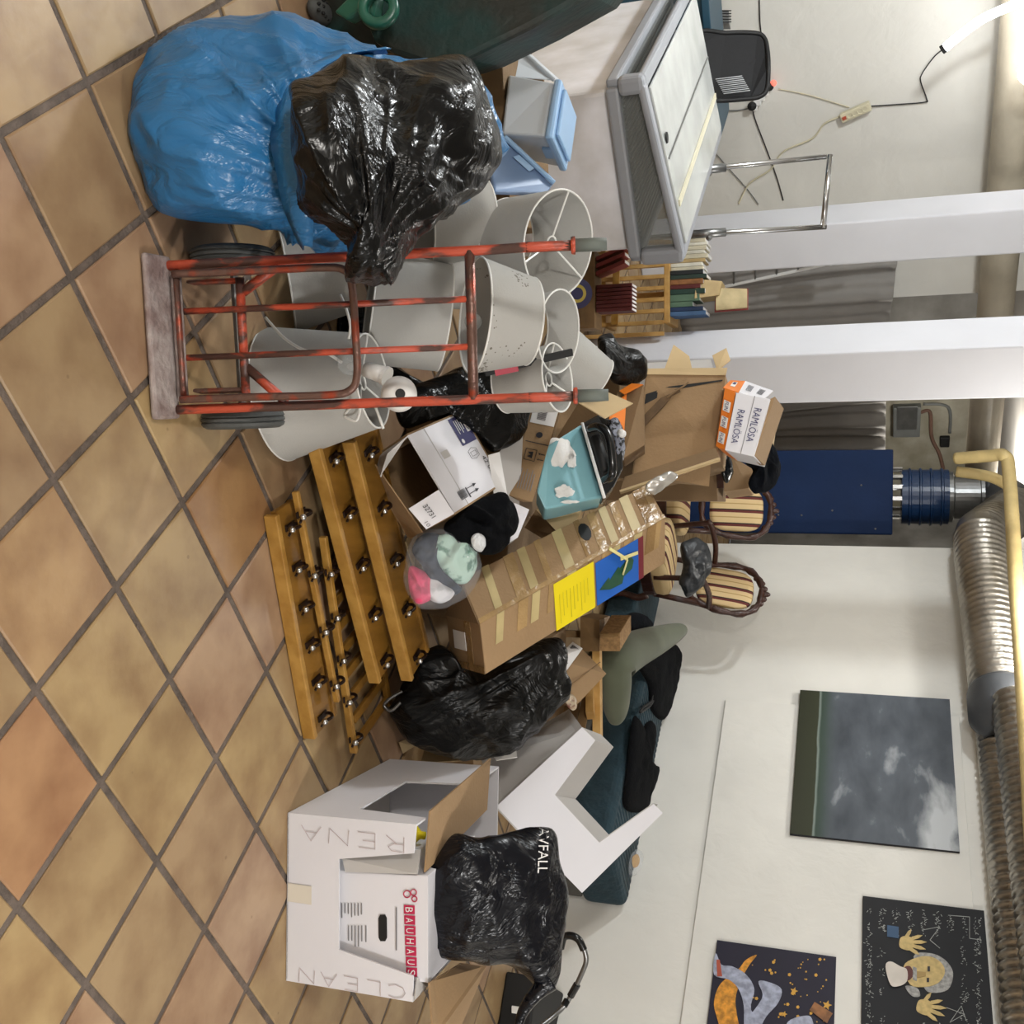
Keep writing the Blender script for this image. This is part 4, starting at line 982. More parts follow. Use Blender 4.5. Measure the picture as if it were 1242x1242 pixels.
shade('lampshade lying under the right handle with its wire ring exposed', PY(612, 468, 3.05), .085, PY(676, 458, 3.02), .105)
shade('lampshade at the back of the heap below the nested pair', PY(520, 322, 3.1), .14, PY(590, 330, 3.2), .12, ring=False)
# lamp fittings tangled among them
lf = T('lamp_fitting', 'white ball lamp fitting with a round hole beside the hand truck', 'lamp', PY(460, 478, 2.46))
bc_ = PY(484, 478, 2.46)
Mo('ball', ball(bc_, .047, seg=28, rings=18), M_white, lf, smooth=True)
Mo('hole', lathe(bc_, (PY(490, 476, 2.3) - bc_), [(0, .0455), (.012, .046), (.013, .047), (.012, .048), (0, .0475)], 20), M_matte, lf)
cl = T('lamp_holder', 'white lamp holder and clear bulb hanging behind the folding loop', 'lamp', PY(430, 450, 2.5))
Mo('socket', tube([PY(443, 448, 2.5), PY(466, 455, 2.5)], [.02, .024], 14), M_white, cl, smooth=True)
Mo('socket_cap', tube([PY(466, 455, 2.5), PY(470, 457, 2.5)], .027, 14), M_white, cl)
Mo('bulb', ball(PY(424, 440, 2.5), .034, seg=20, rings=12), mat('clear_glass', '#c8cdcd', .05, .02, 3, alpha=.3), cl, smooth=True)
for k, pts in enumerate([[(322, 385, 2.52), (345, 410, 2.5), (370, 425, 2.48), (393, 427, 2.48), (415, 440, 2.5)], [(413, 358, 2.5), (420, 375, 2.47), (425, 395, 2.47), (423, 410, 2.5)], [(404, 520, 2.6), (420, 500, 2.55), (430, 490, 2.52)], [(465, 520, 2.5), (458, 500, 2.5), (452, 485, 2.5)], [(418, 505, 2.55), (432, 510, 2.55), (437, 495, 2.55)]]):
    Mo('cord', tube(smoothpath([PY(*p) for p in pts], 8), .004, 8), M_wire, label=['white lamp cord strung from the low shade past the hand truck bars', 'short white cord hanging from the tip of the black bag', 'white cord end with a plug in the upright shade', 'white cord end pointing out right of the upright shade', 'white cord loop inside the upright shade'][k], cat='cord', smooth=True)
Mo('bulb', ball(PY(574, 390, 2.68), .025, seg=18, rings=12), mat('bulb_glass', '#c4c8c6', .08, .02, 3, alpha=.45), label='clear light bulb inside the speckled lampshade', cat='bulb', smooth=True)
pn = T('poster_tube', 'thin black and crimson strip poking out between the lampshades', 'strip', PY(590, 450, 2.95))
Mo('black_strip', beam(PY(588, 452, 2.86), PY(694, 427, 3.0), .02, .012), M_matte, pn)
Mo('red_strip', beam(PY(600, 450, 2.84), PY(628, 444, 2.86), .028, .012), mat('crimson_strip', '#b52f45', .5), pn)
# ================================================================== coat racks on the floor
def rack(label, pa, pb, lip_h, depth, hooks, lip_t=.02, back_rail=True, mats=(M_oak2, M_oak), hk=(.08, .95)):
    pa, pb = V3(pa), V3(pb); d = (pb - pa); L = d.length; dn = d.normalized()
    bk = V3((-dn.y, dn.x, 0)).normalized()
    if bk.y < 0: bk = -bk
    t = T('coat_rack', label, 'coat rack', (pa + pb) / 2, 'wooden coat racks on the floor')
    Mo('lip', prism([pa, pb, pb + bk * lip_t, pa + bk * lip_t], Z * lip_h), mats[0], t, bevel=.003)
    if depth:
        z_ = lip_h * .3
        bd = Mo('board', prism([pa + bk * lip_t + Z * z_ - dn * .006, pb + bk * lip_t + Z * z_ + dn * .006, pb + bk * (lip_t + depth) + Z * z_ + dn * .006, pa + bk * (lip_t + depth) + Z * z_ - dn * .006], Z * .016), mats[1], t, bevel=.002)
        if back_rail: Mo('rail', prism([pa + bk * (lip_t + depth) + Z * (z_ - .02), pb + bk * (lip_t + depth) + Z * (z_ - .02), pb + bk * (lip_t + depth + .018) + Z * (z_ - .02), pa + bk * (lip_t + depth + .018) + Z * (z_ - .02)], Z * .045), mats[1], t, bevel=.002)
    for k in range(hooks):
        u = hk[0] + (hk[1] - hk[0]) * k / max(1, hooks - 1)
        z_ = lip_h * .3 + (.016 if depth else .0); base = pa + d * u + bk * (lip_t + (depth * .5 if depth else .0)) + Z * z_
        h = Mo('hook_plate', box(base + Z * .003, dn * .01, bk * .026, Z * .003), M_iron, t, bevel=.002)
        arm = smoothpath([base + bk * .018, base + bk * .02 + Z * .02, base + Z * .036, base - bk * .022 + Z * .03, base - bk * .026 + Z * .022], 4)
        Mo('arm', tube(arm, .0055, 8), M_iron, h, smooth=True)
        Mo('arm', tube(smoothpath([base - bk * .01 + dn * .003, base - bk * .015 + Z * .012 + dn * .01, base - bk * .03 + Z * .012 + dn * .02], 4), .004, 8), M_iron, h, smooth=True)
        Mo('knob', ball(base - bk * .032 + Z * .028, .0105, seg=14, rings=9), M_steel, h, smooth=True)
    return t
rack('coat rack lying frontmost on the tiles', PZ(319, 626, .003), PZ(367, 896, .003), .042, .12, 6)
rack('coat rack second from the back, under the white box', PZ(372, 543, .09), PZ(447, 829, .09), .04, .12, 5)
rack('hindmost coat rack, touching the white box and the clear bag', PZ(414, 537, .15), PZ(486, 826, .15), .042, .14, 5)
rack('slim wooden rail with hooks lying above the frontmost coat rack', PZ(353, 597, .06), PZ(404, 852, .06), .02, .0, 4, .016, hk=(.1, .9))
t = rack('slim slatted rack lying between the wide coat racks', PZ(386, 652, .05), PZ(424, 914, .03), .024, .0, 5, .018, hk=(.15, .93))
pa, pb = PZ(398, 690, .035), PZ(440, 900, .02)
d = pb - pa; dn = d.normalized(); bk = V3((-dn.y, dn.x, 0))
Mo('rail', beam(pa + bk * .22, pb + bk * .22, .025, .02), M_oak, t, bevel=.002)
for k in range(8): p = pa + d * (.05 + k * .13); Mo('slat', beam(p + bk * -.03, p + bk * .22, .03, .014), M_oak, t, bevel=.002)
rack('low coat rack buried under the heap, only its hooks showing', PZ(440, 600, .05), PZ(505, 850, .05), .03, .1, 4, mats=(M_oak, M_oak))
# ================================================================== boxes in the middle
def quadbox(name, label, q4, ext, m, cat='box', parent=None, bevel=.003): return Mo(name, prism(q4, ext), m, parent, label=label, cat=cat, bevel=bevel)
def bil(q4, u, v, off=0):
    a, b, c, d = [V3(p) for p in q4]; n = norm_of([a, b, c, d])
    return (a.lerp(b, u)).lerp(d.lerp(c, u), v) + n * off
def patch(q4, u0, v0, u1, v1, m, parent, name, off=.002, nu=1):
    return Mo(name, prism([bil(q4, u0, v0, off), bil(q4, u1, v0, off), bil(q4, u1, v1, off), bil(q4, u0, v1, off)], -norm_of(q4) * .001), m, parent)
class Q4(Q):
    def __init__(s, q4): s.q = q4; s.n = norm_of(q4)
    def p(s, a, b, off=.0015): return bil(s.q, a, b) + s.n * off
# white appliance carton, open below
wc = T('white_carton', 'open white appliance carton with a navy label lying on the coat racks', 'carton', PY(480, 590, 3.0))
f4 = [PY(495, 528, 2.86), PY(560, 500, 3.2), PY(609, 585, 3.25), PY(551, 622, 2.91)]   # U right / V up: left-low, left-top, right-top, right-low
ex = PY(443, 563, 2.98) - f4[0]
Mo('front', prism(f4, ex.normalized() * .006), M_whitebox, wc)
bk4 = [p + ex for p in f4]
Mo('back', prism(bk4, ex.normalized() * .006), M_card, wc)
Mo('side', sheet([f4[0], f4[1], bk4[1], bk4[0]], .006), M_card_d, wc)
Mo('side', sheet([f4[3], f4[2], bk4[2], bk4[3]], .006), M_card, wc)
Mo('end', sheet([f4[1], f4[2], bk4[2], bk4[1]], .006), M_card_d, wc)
dn_ = (f4[0] - f4[1]).normalized()
Mo('flap', sheet([f4[0].lerp(bk4[0], .02), f4[0].lerp(bk4[0], .75), PY(461, 578, 2.86), PY(470, 550, 2.84)], .004), M_greyboard, wc)
fl = Mo('flap', prism([PY(495.5, 617, 2.84), PY(532, 594, 2.87), PY(551, 623, 2.90), PY(517, 642, 2.87)], V3((0, .004, -.002))), M_whitebox, wc)
Mo('flap', sheet([bk4[0], bk4[3], PY(512, 646, 2.93), PY(452, 560, 2.9)], .004), M_card, wc)
qf = Q(f4[0], f4[3], f4[1])
lb4 = [f4[0], f4[3], f4[2], f4[1]]
patch(lb4, .02, .70, .38, .985, M_navy, wc, 'navy_label')
q = Q4(lb4)
Mo('label_frame', prism([q.p(.05, .9, .004), q.p(.25, .9, .004), q.p(.25, .96, .004), q.p(.05, .96, .004)], q.n * -.0005), M_paper, wc)
lettering('EMAX', q, .06, .91, .24, .95, M_navy, wc, off=.0055)
for k in range(4): patch(lb4, .06, .86 - k * .035, .2 + .04 * (k % 2), .868 - k * .035, M_paper, wc, 'print_line', .004)
Mo('mark', lathe(q.p(.33, .74, .003), q.n, [(0, 0), (.008, 0), (.008, .001), (0, .001)], 16), M_paper, wc)
# outline drawing, handling arrows, barcode, numbers
sk_ = [q.p(.47, .72, .003), q.p(.56, .72, .003), q.p(.585, .80, .003), q.p(.56, .88, .003), q.p(.47, .88, .003), q.p(.44, .80, .003)]
Mo('drawing', tube(sk_, .0009, 5, closed=True), M_ink2, wc); Mo('drawing', tube([q.p(.49, .75, .003), q.p(.545, .75, .003), q.p(.545, .85, .003), q.p(.49, .85, .003)], .0008, 5, closed=True), M_ink2, wc)
lettering('42 00 01', q, .60, .90, .94, .965, M_ink, wc)
for k in range(2):
    a = .84 + k * .07
    Mo('arrow', join(q.rect(a - .004, .38, a + .004, .52, .003), q.poly([(a - .02, .50), (a + .02, .50), (a, .56)], .003)), M_ink, wc)
patch(lb4, .82, .355, .95, .37, M_ink, wc, 'arrow_base', .003)
for k in range(8): patch(lb4, .82 + k * .014, .20, .826 + k * .014 + (k % 3) * .002, .33, M_ink, wc, 'bar', .003)
patch(lb4, .33, .30, .42, .42, M_greyboard, wc, 'print_mark', .003)
patch(lb4, .0, .265, 1, .272, M_greyboard, wc, 'fold_line', .002)
qq = Q4([PY(495.5, 617, 2.838), PY(517, 642, 2.868), PY(551, 623, 2.898), PY(532, 594, 2.868)])
lettering('32731', qq, .2, .35, .75, .5, M_ink, wc, turn=0)
lettering('10', qq, .75, .08, .95, .2, M_ink2, wc)
# papers beside it
Mo('printed_sheet', sheet([PY(592, 552, 3.22), PY(606, 548, 3.25), PY(616, 604, 3.2), PY(600, 606, 3.18)], .002), M_paper, label='white printed instruction sheet behind the white carton', cat='paper')
gb = T('grey_carton', 'dark grey-white carton standing behind the white one', 'carton', PY(600, 560, 3.3))
gq = [PY(605, 548, 3.36), PY(600, 668, 3.3), PY(628, 652, 3.36), PY(635, 520, 3.44)]
Mo('face', prism(gq, V3((.02, .12, -.06))), M_greyboard, gb, bevel=.003)
Mo('flap', sheet([PY(600, 668, 3.29), PY(628, 652, 3.35), PY(642, 618, 3.4), PY(624, 610, 3.33)], .004), M_whitebox, gb)
# black bags within the heap
Mo('black_sack', inflate([(478, 486), (500, 466), (545, 452), (590, 440), (628, 448), (648, 470), (645, 505), (628, 535), (600, 548), (560, 520), (525, 510), (490, 520)], (478, 3.02), (648, 3.45), .08, .12, .035, 6, 110, 28, 11), M_black, label='black bag in the hollow between hand truck and white carton', cat='sack', smooth=True)
Mo('dark_garment', inflate([(540, 640), (556, 622), (580, 606), (606, 598), (624, 615), (626, 640), (614, 660), (592, 672), (570, 665), (552, 655)], (540, 2.98), (626, 3.2), .07, .07, .035, 7, 90, 22, 12), M_cloth, label='black quilted garment stuffed between the white carton and clear bag', cat='garment', smooth=True)
Mo('black_sack', inflate([(470, 380), (480, 440), (520, 470), (500, 500), (470, 490), (440, 470), (400, 440), (380, 400), (400, 372), (430, 365)], (380, 2.98), (520, 3.15), .05, .1, .02, 7, 80, 20, 15), M_black, label='black bag glimpsed in the gap behind the lamp holder', cat='sack', smooth=True)
Mo('black_sack', inflate([(726, 410), (742, 406), (752, 418), (772, 425), (786, 436), (782, 458), (766, 466), (745, 464), (732, 448), (727, 430)], (726, 4.0), (786, 4.2), .1, .1, .028, 8, 80, 22, 13), M_black2, label='small knotted black bag against the second pillar', cat='sack', smooth=True)
# clear bag of clothes
cbg = T('clear_bag', 'clear plastic bag with pink, mint and navy clothes', 'bag', PY(492, 690, 2.92))
ow = [(491, 688), (494, 664), (508, 646), (528, 634), (552, 632), (572, 645), (586, 652), (582, 668), (584, 690), (576, 712), (560, 728), (536, 738), (510, 738), (496, 722), (490, 706)]
Mo('film', inflate(ow, (490, 2.93), (586, 3.1), .085, .07, .008, 9, 90, 22, 21), M_clear, cbg, smooth=True)
for nm, pts, cmx, fr_ in (('pink_cloth', [(497, 690), (512, 692), (524, 706), (526, 725), (512, 734), (500, 722)], '#cf4a6e', .062), ('mint_cloth', [(522, 664), (534, 646), (556, 642), (574, 660), (578, 684), (566, 706), (548, 706), (532, 690)], '#b5d2c6', .066), ('navy_cloth', [(500, 668), (512, 650), (532, 645), (530, 670), (540, 696), (560, 714), (548, 724), (528, 712), (514, 690)], '#2a3242', .055), ('grey_cloth', [(515, 708), (530, 700), (548, 712), (552, 722), (535, 732), (520, 728)], '#c9c9ce', .055)):
    Mo(nm, inflate(pts, (490, 2.94), (586, 3.09), fr_, .03, .02, 12, 60, 14, len(nm)), mat(nm, cmx, .85, .2, 22, col2={'mint_cloth': '#5f8476', 'navy_cloth': '#141a26'}.get(nm), ramp=(.36, .46)), cbg, smooth=True)
Mo('knot', inflate([(572, 652), (580, 646), (588, 648), (589, 660), (584, 670), (574, 664)], (572, 3.0), (589, 3.04), .02, .02, .008, 16, 40, 10, 4), plastic_bag('white_knot', '#d0d2d4', .3, .4, 18), cbg, smooth=True)
# long taped carton
lc_ = T('long_carton', 'long brown carton bound with packing tape, yellow sheet and blue picture on top', 'carton', PY(545, 780, 3.2))
nT, nR, nL, nB = PY(558, 702, 3.26), PY(582, 757, 3.17), PY(589, 818, 3.2), PY(547, 806, 3.27)
fR = PY(807, 628, 3.86)
def on3(a, b, c, x, y):
    nn = (b - a).cross(c - a); r = ray(x, y); return CAM + r * ((a - CAM).dot(nn) / r.dot(nn))
fT = on3(nT, nR, fR, 785, 588); fL = on3(nR, nL, fR, 807, 683); nB = on3(nT, nR, nL, 547, 806); nE = on3(nT, nR, nL, 541, 746); fB = fT + (fL - fR)
Mo('body', ([nT, nR, nL, nB, fT, fR, fL, fB, nE], [(0, 1, 2, 3, 8), (4, 5, 6, 7), (0, 1, 5, 4), (1, 2, 6, 5), (2, 3, 7, 6), (3, 8, 7), (8, 0, 4, 7)]), M_card, lc_, bevel=.004)
topq = [nR, nL, fL, fR]; sideq = [nT, nR, fR, fT]; endq = [nE, nB, nL, nR]
patch(topq, .04, .36, 1.0, .575, M_yellow, lc_, 'yellow_sheet', .004)
for k in range(9): patch(topq, .3, .385 + k * .019, .9 - (k % 3) * .12, .388 + k * .019, mat('faint_print', '#cdbf20', .5), lc_, 'print_line', .0055)
pc = patch(topq, .1, .585, 1.0, .83, M_bluepic, lc_, 'blue_picture', .004)
patch(topq, .1, .83, 1.0, .86, M_maroon, lc_, 'picture_border', .0045)
qt = Q4(topq)
Mo('fir_tree', qt.poly([(.35, .78), (.5, .72), (.45, .71), (.62, .66), (.55, .655), (.7, .6), (.82, .66), (.85, .73), (.72, .74), (.66, .79), (.5, .80)], .006), M_green, lc_)
Mo('bow', join(beam(qt.p(-.05, .66, .008), qt.p(.4, .76, .01), .012, .003), beam(qt.p(.3, .72, .01), qt.p(.38, .82, .01), .012, .003), beam(qt.p(.4, .76, .01), qt.p(.66, .73, .01), .012, .003)), mat('cream_ribbon', '#d8cf8e', .5), lc_)
qs = Q4(sideq)
for v0, w_, mm in ((.10, .035, M_tape2), (.205, .05, M_tape), (.275, .04, M_tape2), (.36, .03, M_tape), (.455, .05, M_tape2), (.57, .03, M_tapeb), (.645, .045, M_tape), (.71, .04, M_tape2), (.77, .035, M_tape), (.83, .05, M_tape2), (.91, .055, M_tapeb), (.965, .03, M_tape)):
    sl_ = .02
    g_ = join(prism([qs.p(0, v0, .002), qs.p(1, v0 - sl_, .002), qs.p(1, v0 + w_ - sl_, .002), qs.p(0, v0 + w_, .002)], qs.n * -.001), prism([qt.p(0, v0 - sl_, .002), qt.p(.55, v0 - sl_ * 2, .002), qt.p(.55, v0 + w_ - sl_ * 2, .002), qt.p(0, v0 + w_ - sl_, .002)], qt.n * -.001))
    Mo('tape', g_, mm, lc_)
Mo('tape', prism([qs.p(.9, .0, .0025), qs.p(1, .0, .0025), qs.p(1, 1, .0025), qs.p(.9, 1, .0025)], qs.n * -.001), M_tape, lc_)
Mo('hole', qs.poly([(.35 + .22 * math.cos(k * .6283), .60 + .03 * math.sin(k * .6283)) for k in range(10)], .0035), M_matte, lc_)
Mo('end_flap', sheet([nT + norm_of([nT, nR, nL]) * .004, nR + norm_of([nT, nR, nL]) * .004, nE + norm_of([nT, nR, nL]) * .004], .003), M_card_d, lc_)
qe = Q4(endq)
Mo('label', qe.rect(.25, .2, .62, .55, .003), M_paper, lc_); Mo('tape', qe.rect(.0, .55, 1, .72, .002), M_tapeb, lc_)
Mo('tape', qe.rect(.86, .0, 1, 1, .0025), M_tapeb, lc_)
Mo('foil_scrap', inflate([(782, 590), (796, 578), (812, 572), (822, 578), (806, 592), (792, 600)], (782, 3.86), (822, 3.95), .02, .02, .012, 16, 40, 10, 5), mat('crumpled_foil', '#c9c6c0', .25, .1, 20, metal=.6), lc_, smooth=True)
# black bag on the floor in the middle
bb_ = T('black_sack', 'glossy wrinkled black bin bag on the floor between coat racks and white box', 'sack', PZ(500, 850, 0))
Mo('film', inflate([(474, 862), (478, 848), (487, 834), (502, 808), (536, 785), (575, 812), (612, 794), (640, 778), (676, 774), (688, 790), (686, 815), (690, 838), (674, 864), (650, 888), (618, 914), (568, 920), (523, 914), (491, 892)], (474, 3.34), (688, 3.7), .13, .14, .038, 5.5, 150, 38, 31, folds=(690, 780, 16, .045, 200)), M_black2, bb_, smooth=True)
Mo('metal_loop', tube(smoothpath([PY(488, 838, 3.3), PY(472, 848, 3.28), PY(466, 856, 3.28), PY(474, 862, 3.28), PY(486, 852, 3.29)], 6), .006, 8), M_steel_d, bb_, smooth=True)
# ================================================================== the stack behind: printed carton, teal tub, big carton, water boxes
pcn = T('printed_carton', 'flat brown carton with handling symbols and a white barcode label', 'carton', PY(640, 540, 3.5))
f4 = [PY(618, 601, 3.36), PY(646, 609, 3.36), PY(684, 478, 3.6), PY(650, 472, 3.6)]
Mo('front', prism(f4, V3((0, .02, -.03)).normalized() * .05), M_card, pcn, bevel=.002)
q = Q4([f4[0], f4[1], f4[2], f4[3]])
Mo('label', q.rect(.08, .68, .98, .94, .002), M_paper, pcn)
for k in range(10): Mo('bar', q.rect(.3, .72 + k * .012, .62, .726 + k * .012, .003), M_ink2, pcn)
Mo('dot', lathe(q.p(.55, .58, .001), q.n, [(0, .001), (.012, .001), (.012, .002), (0, .002)], 18), M_ink, pcn)
Mo('symbol', tube([q.p(.2, .34, .002), q.p(.62, .34, .002), q.p(.62, .44, .002), q.p(.2, .44, .002)], .0012, 5, closed=True), M_ink, pcn)
Mo('umbrella_symbol', q.poly([(.3, .37), (.5, .36), (.5, .42), (.3, .41), (.42, .39)], .003), M_ink, pcn)
for k in range(2): Mo('arrow', join(q.rect(.8, .36 + k * .05, .96, .366 + k * .05, .003), q.poly([(.78, .355 + k * .05), (.78, .371 + k * .05), (.7, .363 + k * .05)], .003)), M_ink, pcn)
Mo('line', q.rect(.1, .50, .98, .506, .003), M_ink, pcn)
for k in range(6): Mo('print_line', q.rect(.22 + k * .11, .08, .25 + k * .11, .26 - (k % 2) * .03, .003), M_ink2, pcn)
Mo('top_flap', sheet([f4[3], f4[2], PY(712, 466, 3.66), PY(694, 456, 3.68)], .004), M_card, pcn)
Mo('dark_print', sheet([PY(668, 466, 3.63), PY(692, 457, 3.665), PY(708, 465, 3.64), PY(686, 472, 3.62)], .002), M_ink2, pcn)
Mo('side_flap', sheet([PY(702, 488, 3.5), PY(713, 465, 3.6), PY(768, 489, 3.6), PY(734, 507, 3.5)], .004), M_card_l, pcn)
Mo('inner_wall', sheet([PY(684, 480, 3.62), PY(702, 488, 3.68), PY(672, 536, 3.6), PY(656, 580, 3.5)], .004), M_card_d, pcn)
tb = T('teal_tub', 'teal plastic toolbox smeared with white plaster, black handle on top', 'toolbox', PY(660, 570, 3.6))
f4 = [PY(651, 596, 3.44), PY(661, 618, 3.44), PY(731, 603, 3.62), PY(705, 514, 3.68), PY(664, 540, 3.5)]
Mo('body', prism(f4, V3((.04, .18, -.06))), M_teal, tb, bevel=.008)
n_ = norm_of(f4)
def splash(cx, cy, rx, ry, sd, Yl):
    r_ = random.Random(sd); pts = []
    for k in range(26):
        a = k / 26 * 6.283; f = 1 + .38 * noise.noise(V3((math.cos(a) * 1.7, math.sin(a) * 1.7, sd))) + r_.uniform(-.13, .13); pts.append((cx + rx * f * math.cos(a), cy + ry * f * math.sin(a)))
    c0 = sum(f4, V3()) / 5; res = []
    for x, y in pts:
        r = ray(x, y); d_ = (c0 - CAM).dot(n_) / r.dot(n_); res.append(CAM + r * d_ + n_ * .006)
    Mo('plaster_splash', prism(res, -n_ * .006), M_plaster, tb)
splash(679, 548, 15, 17, 2, 0); splash(683, 596, 12, 7, 5, 0); splash(693, 560, 5, 10, 7, 0); splash(690, 609, 10, 2, 9, 0)
lidq = [PY(705, 513, 3.62), PY(733, 604, 3.56), PY(745, 590, 3.6), PY(757, 566, 3.66), PY(752, 512, 3.7), PY(725, 502, 3.68)]
ldd = Mo('lid', prism(lidq, V3((.03, .14, -.05))), M_gloss, tb, bevel=.012)
Mo('handle', tube(smoothpath([PY(716, 520, 3.6), PY(728, 518, 3.54), PY(738, 530, 3.52), PY(742, 555, 3.5), PY(742, 575, 3.5), PY(734, 582, 3.54)], 6), .016, 10), M_gloss, ldd, smooth=True)
Mo('latch', tube([PY(722, 530, 3.56), PY(736, 572, 3.53)], .02, 8), M_matte, ldd, smooth=True)
Mo('edge', tube([PY(706, 513, 3.61), PY(733, 604, 3.55)], .006, 6), M_white, tb, smooth=True)
Mo('print_cloth', inflate([(738, 512), (750, 508), (757, 530), (757, 552), (752, 566), (745, 545), (742, 525)], (738, 3.66), (757, 3.7), .03, .03, .014, 20, 50, 12, 6), mat('black_white_print', '#16181c', .5, .3, 70, col2='#7b7f8c', ramp=(.5, .56)), label='crinkled black and white printed plastic on top of the teal toolbox', cat='wrapper', smooth=True)
Mo('white_cap', lathe(PY(752, 524, 3.58), V3((.5, -.5, .7)), [(0, 0), (.014, 0), (.014, .018), (.008, .026), (0, .026)], 16), M_white, label='tiny white cap lying beside the printed plastic', cat='cup', smooth=True)  # a small plastic cap, only categorised as a cup
fp = T('carton_flap', 'plain pale cardboard sheet under the teal toolbox', 'cardboard', PY(660, 640, 3.7))
Mo('sheet', sheet([PY(650, 618, 3.62), PY(700, 606, 3.7), PY(710, 612, 3.72), PY(685, 655, 3.66)], .006), M_card_l, fp)
Mo('fold', sheet([PY(650, 618, 3.62), PY(685, 655, 3.66), PY(676, 664, 3.75), PY(636, 640, 3.7)], .006), M_card_d, fp)
# orange drink carton behind
oc2 = T('orange_carton', 'brown and orange drink carton squeezed beside the big carton', 'carton', PY(760, 490, 4.0))
f4 = [PY(742, 515, 3.95), PY(748, 476, 4.05), PY(781, 466, 4.05), PY(782, 540, 4.0), PY(756, 556, 3.9)]
Mo('front', prism(f4, V3((.02, .25, -.05))), M_card_d, oc2, bevel=.003)
Mo('orange_panel', sheet([p + norm_of(f4) * .004 for p in (PY(738, 512, 3.9), PY(742, 492, 3.96), PY(760, 478, 4.02), PY(757, 524, 3.95))], .002), M_orange, oc2)
Mo('top_panel', sheet([PY(751, 474, 4.02), PY(766, 465, 4.06), PY(780, 466, 4.03), PY(757, 478, 3.99)], .003), M_orange, oc2)
# the big carton on its side
bgc = T('big_carton', 'big plain brown carton on its side with flaps open towards the second pillar', 'carton', PY(780, 520, 4.3))
f4 = [PY(785, 454, 4.35), PY(768, 578, 4.25), PY(870, 553, 4.3), PY(880, 455, 4.4)]
dpt = V3((.05, .42, -.02))
Mo('front', prism(f4, dpt.normalized() * .006), M_card, bgc)
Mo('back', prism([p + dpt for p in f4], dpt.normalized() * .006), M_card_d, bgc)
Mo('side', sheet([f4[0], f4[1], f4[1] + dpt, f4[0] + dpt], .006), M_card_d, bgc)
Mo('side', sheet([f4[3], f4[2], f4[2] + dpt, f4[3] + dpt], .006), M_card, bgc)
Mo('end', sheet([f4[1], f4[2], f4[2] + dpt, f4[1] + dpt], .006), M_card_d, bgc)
Mo('rim', prism([PY(784, 447, 4.36), PY(785, 454, 4.345), PY(880, 455, 4.395), PY(882, 446, 4.41)], V3((0, .01, 0))), M_card_l, bgc)
Mo('flap', sheet([PY(806, 447, 4.4), PY(840, 450, 4.42), PY(836, 432, 4.46), PY(817, 418, 4.48)], .004), M_card_l, bgc)
Mo('flap', sheet([PY(870, 450, 4.42), PY(886, 437, 4.46), PY(881, 422, 4.48), PY(864, 431, 4.46)], .004), M_card_l, bgc)
Mo('inner_grey_wall', sheet([PY(783, 440, 4.55), PY(862, 436, 4.58), PY(866, 448, 4.5), PY(785, 452, 4.45)], .004), M_greyboard, bgc)  # grey board wall inside the open end
q = Q4(f4)
tear = [(.05, .03), (.04, .12), (.1, .16), (.45, .1), (.62, -.02), (.40, .06), (.12, .1)]
Mo('gap_shade', q.poly([(.075, .97), (.17, .35), (.3, .02), (.2, .02), (.13, .3), (.06, .97)], .003), M_matte, bgc)  # black sliver painted in for the shade of the gap
tq = [(.55, .04), (.5, .1), (.34, .28), (.24, .36), (.2, .46), (.17, .44), (.22, .34), (.26, .22), (.4, .06), (.5, -.02)]
Mo('torn_strip', q.poly(tq, .02, .008), mat('torn_paper', '#5f4a33', .85, .2, 30), bgc)
Mo('torn_tip', tube(smoothpath([q.p(.26, .3, .02), q.p(.2, .4, .024), q.p(.14, .5, .02), q.p(.1, .54, .018)], 5), [.004] * 16, 6), M_card_d, bgc)
Mo('print_mark', q.rect(.52, .36, .56, .42, .003), M_ink2, bgc); Mo('print_mark', q.rect(.58, .38, .6, .44, .003), M_ink2, bgc)
Mo('bottom_flap', sheet([PY(752, 596, 3.98), PY(757, 578, 4.08), PY(868, 543, 4.2), PY(873, 556, 4.12)], .01), M_card_d, bgc, bevel=.002)
Mo('flap_edge', beam(PY(752, 597, 3.97), PY(873, 557, 4.11), .012, .012), M_card_l, bgc)
Mo('lower_flap', sheet([PY(815, 582, 4.2), PY(862, 562, 4.25), PY(860, 590, 4.3), PY(818, 586, 4.3)], .006), M_card, bgc)
def supports(label, x, y, Y, w_, dp, top_x, rz=0):
    p = PY(x, y, Y); top_ = PY(top_x, y, Y).z
    t = T('support_carton', label, 'carton', (p.x, p.y, 0))
    Mo('body', rbox((p.x, p.y, 0), w_, dp, max(.08, top_), rz), M_card_d, t, bevel=.004)
    Mo('tape', rbox((p.x, p.y, max(.08, top_) + .0005), .05, dp, .001, rz), M_tapeb, t)
supports('brown carton deep in the heap carrying the big carton', 760, 515, 4.6, .5, .42, 764)
supports('brown carton deep in the heap below the printed carton', 640, 560, 3.75, .42, .4, 640, .3)
supports('brown carton deep in the heap below the long taped carton', 640, 690, 3.85, .4, .5, 640, -.2)
# water boxes
rz2 = T('water_box', 'white and orange bottled-water carton perched on the big carton', 'carton', PY(885, 500, 4.35))
f4 = [PY(884, 548, 4.25), PY(872, 545, 4.25), PY(880, 463, 4.35), PY(897, 474, 4.35)]
whq = [PY(900, 551, 4.22), PY(884, 480, 4.32), PY(912, 485, 4.3), PY(918, 552, 4.2)]
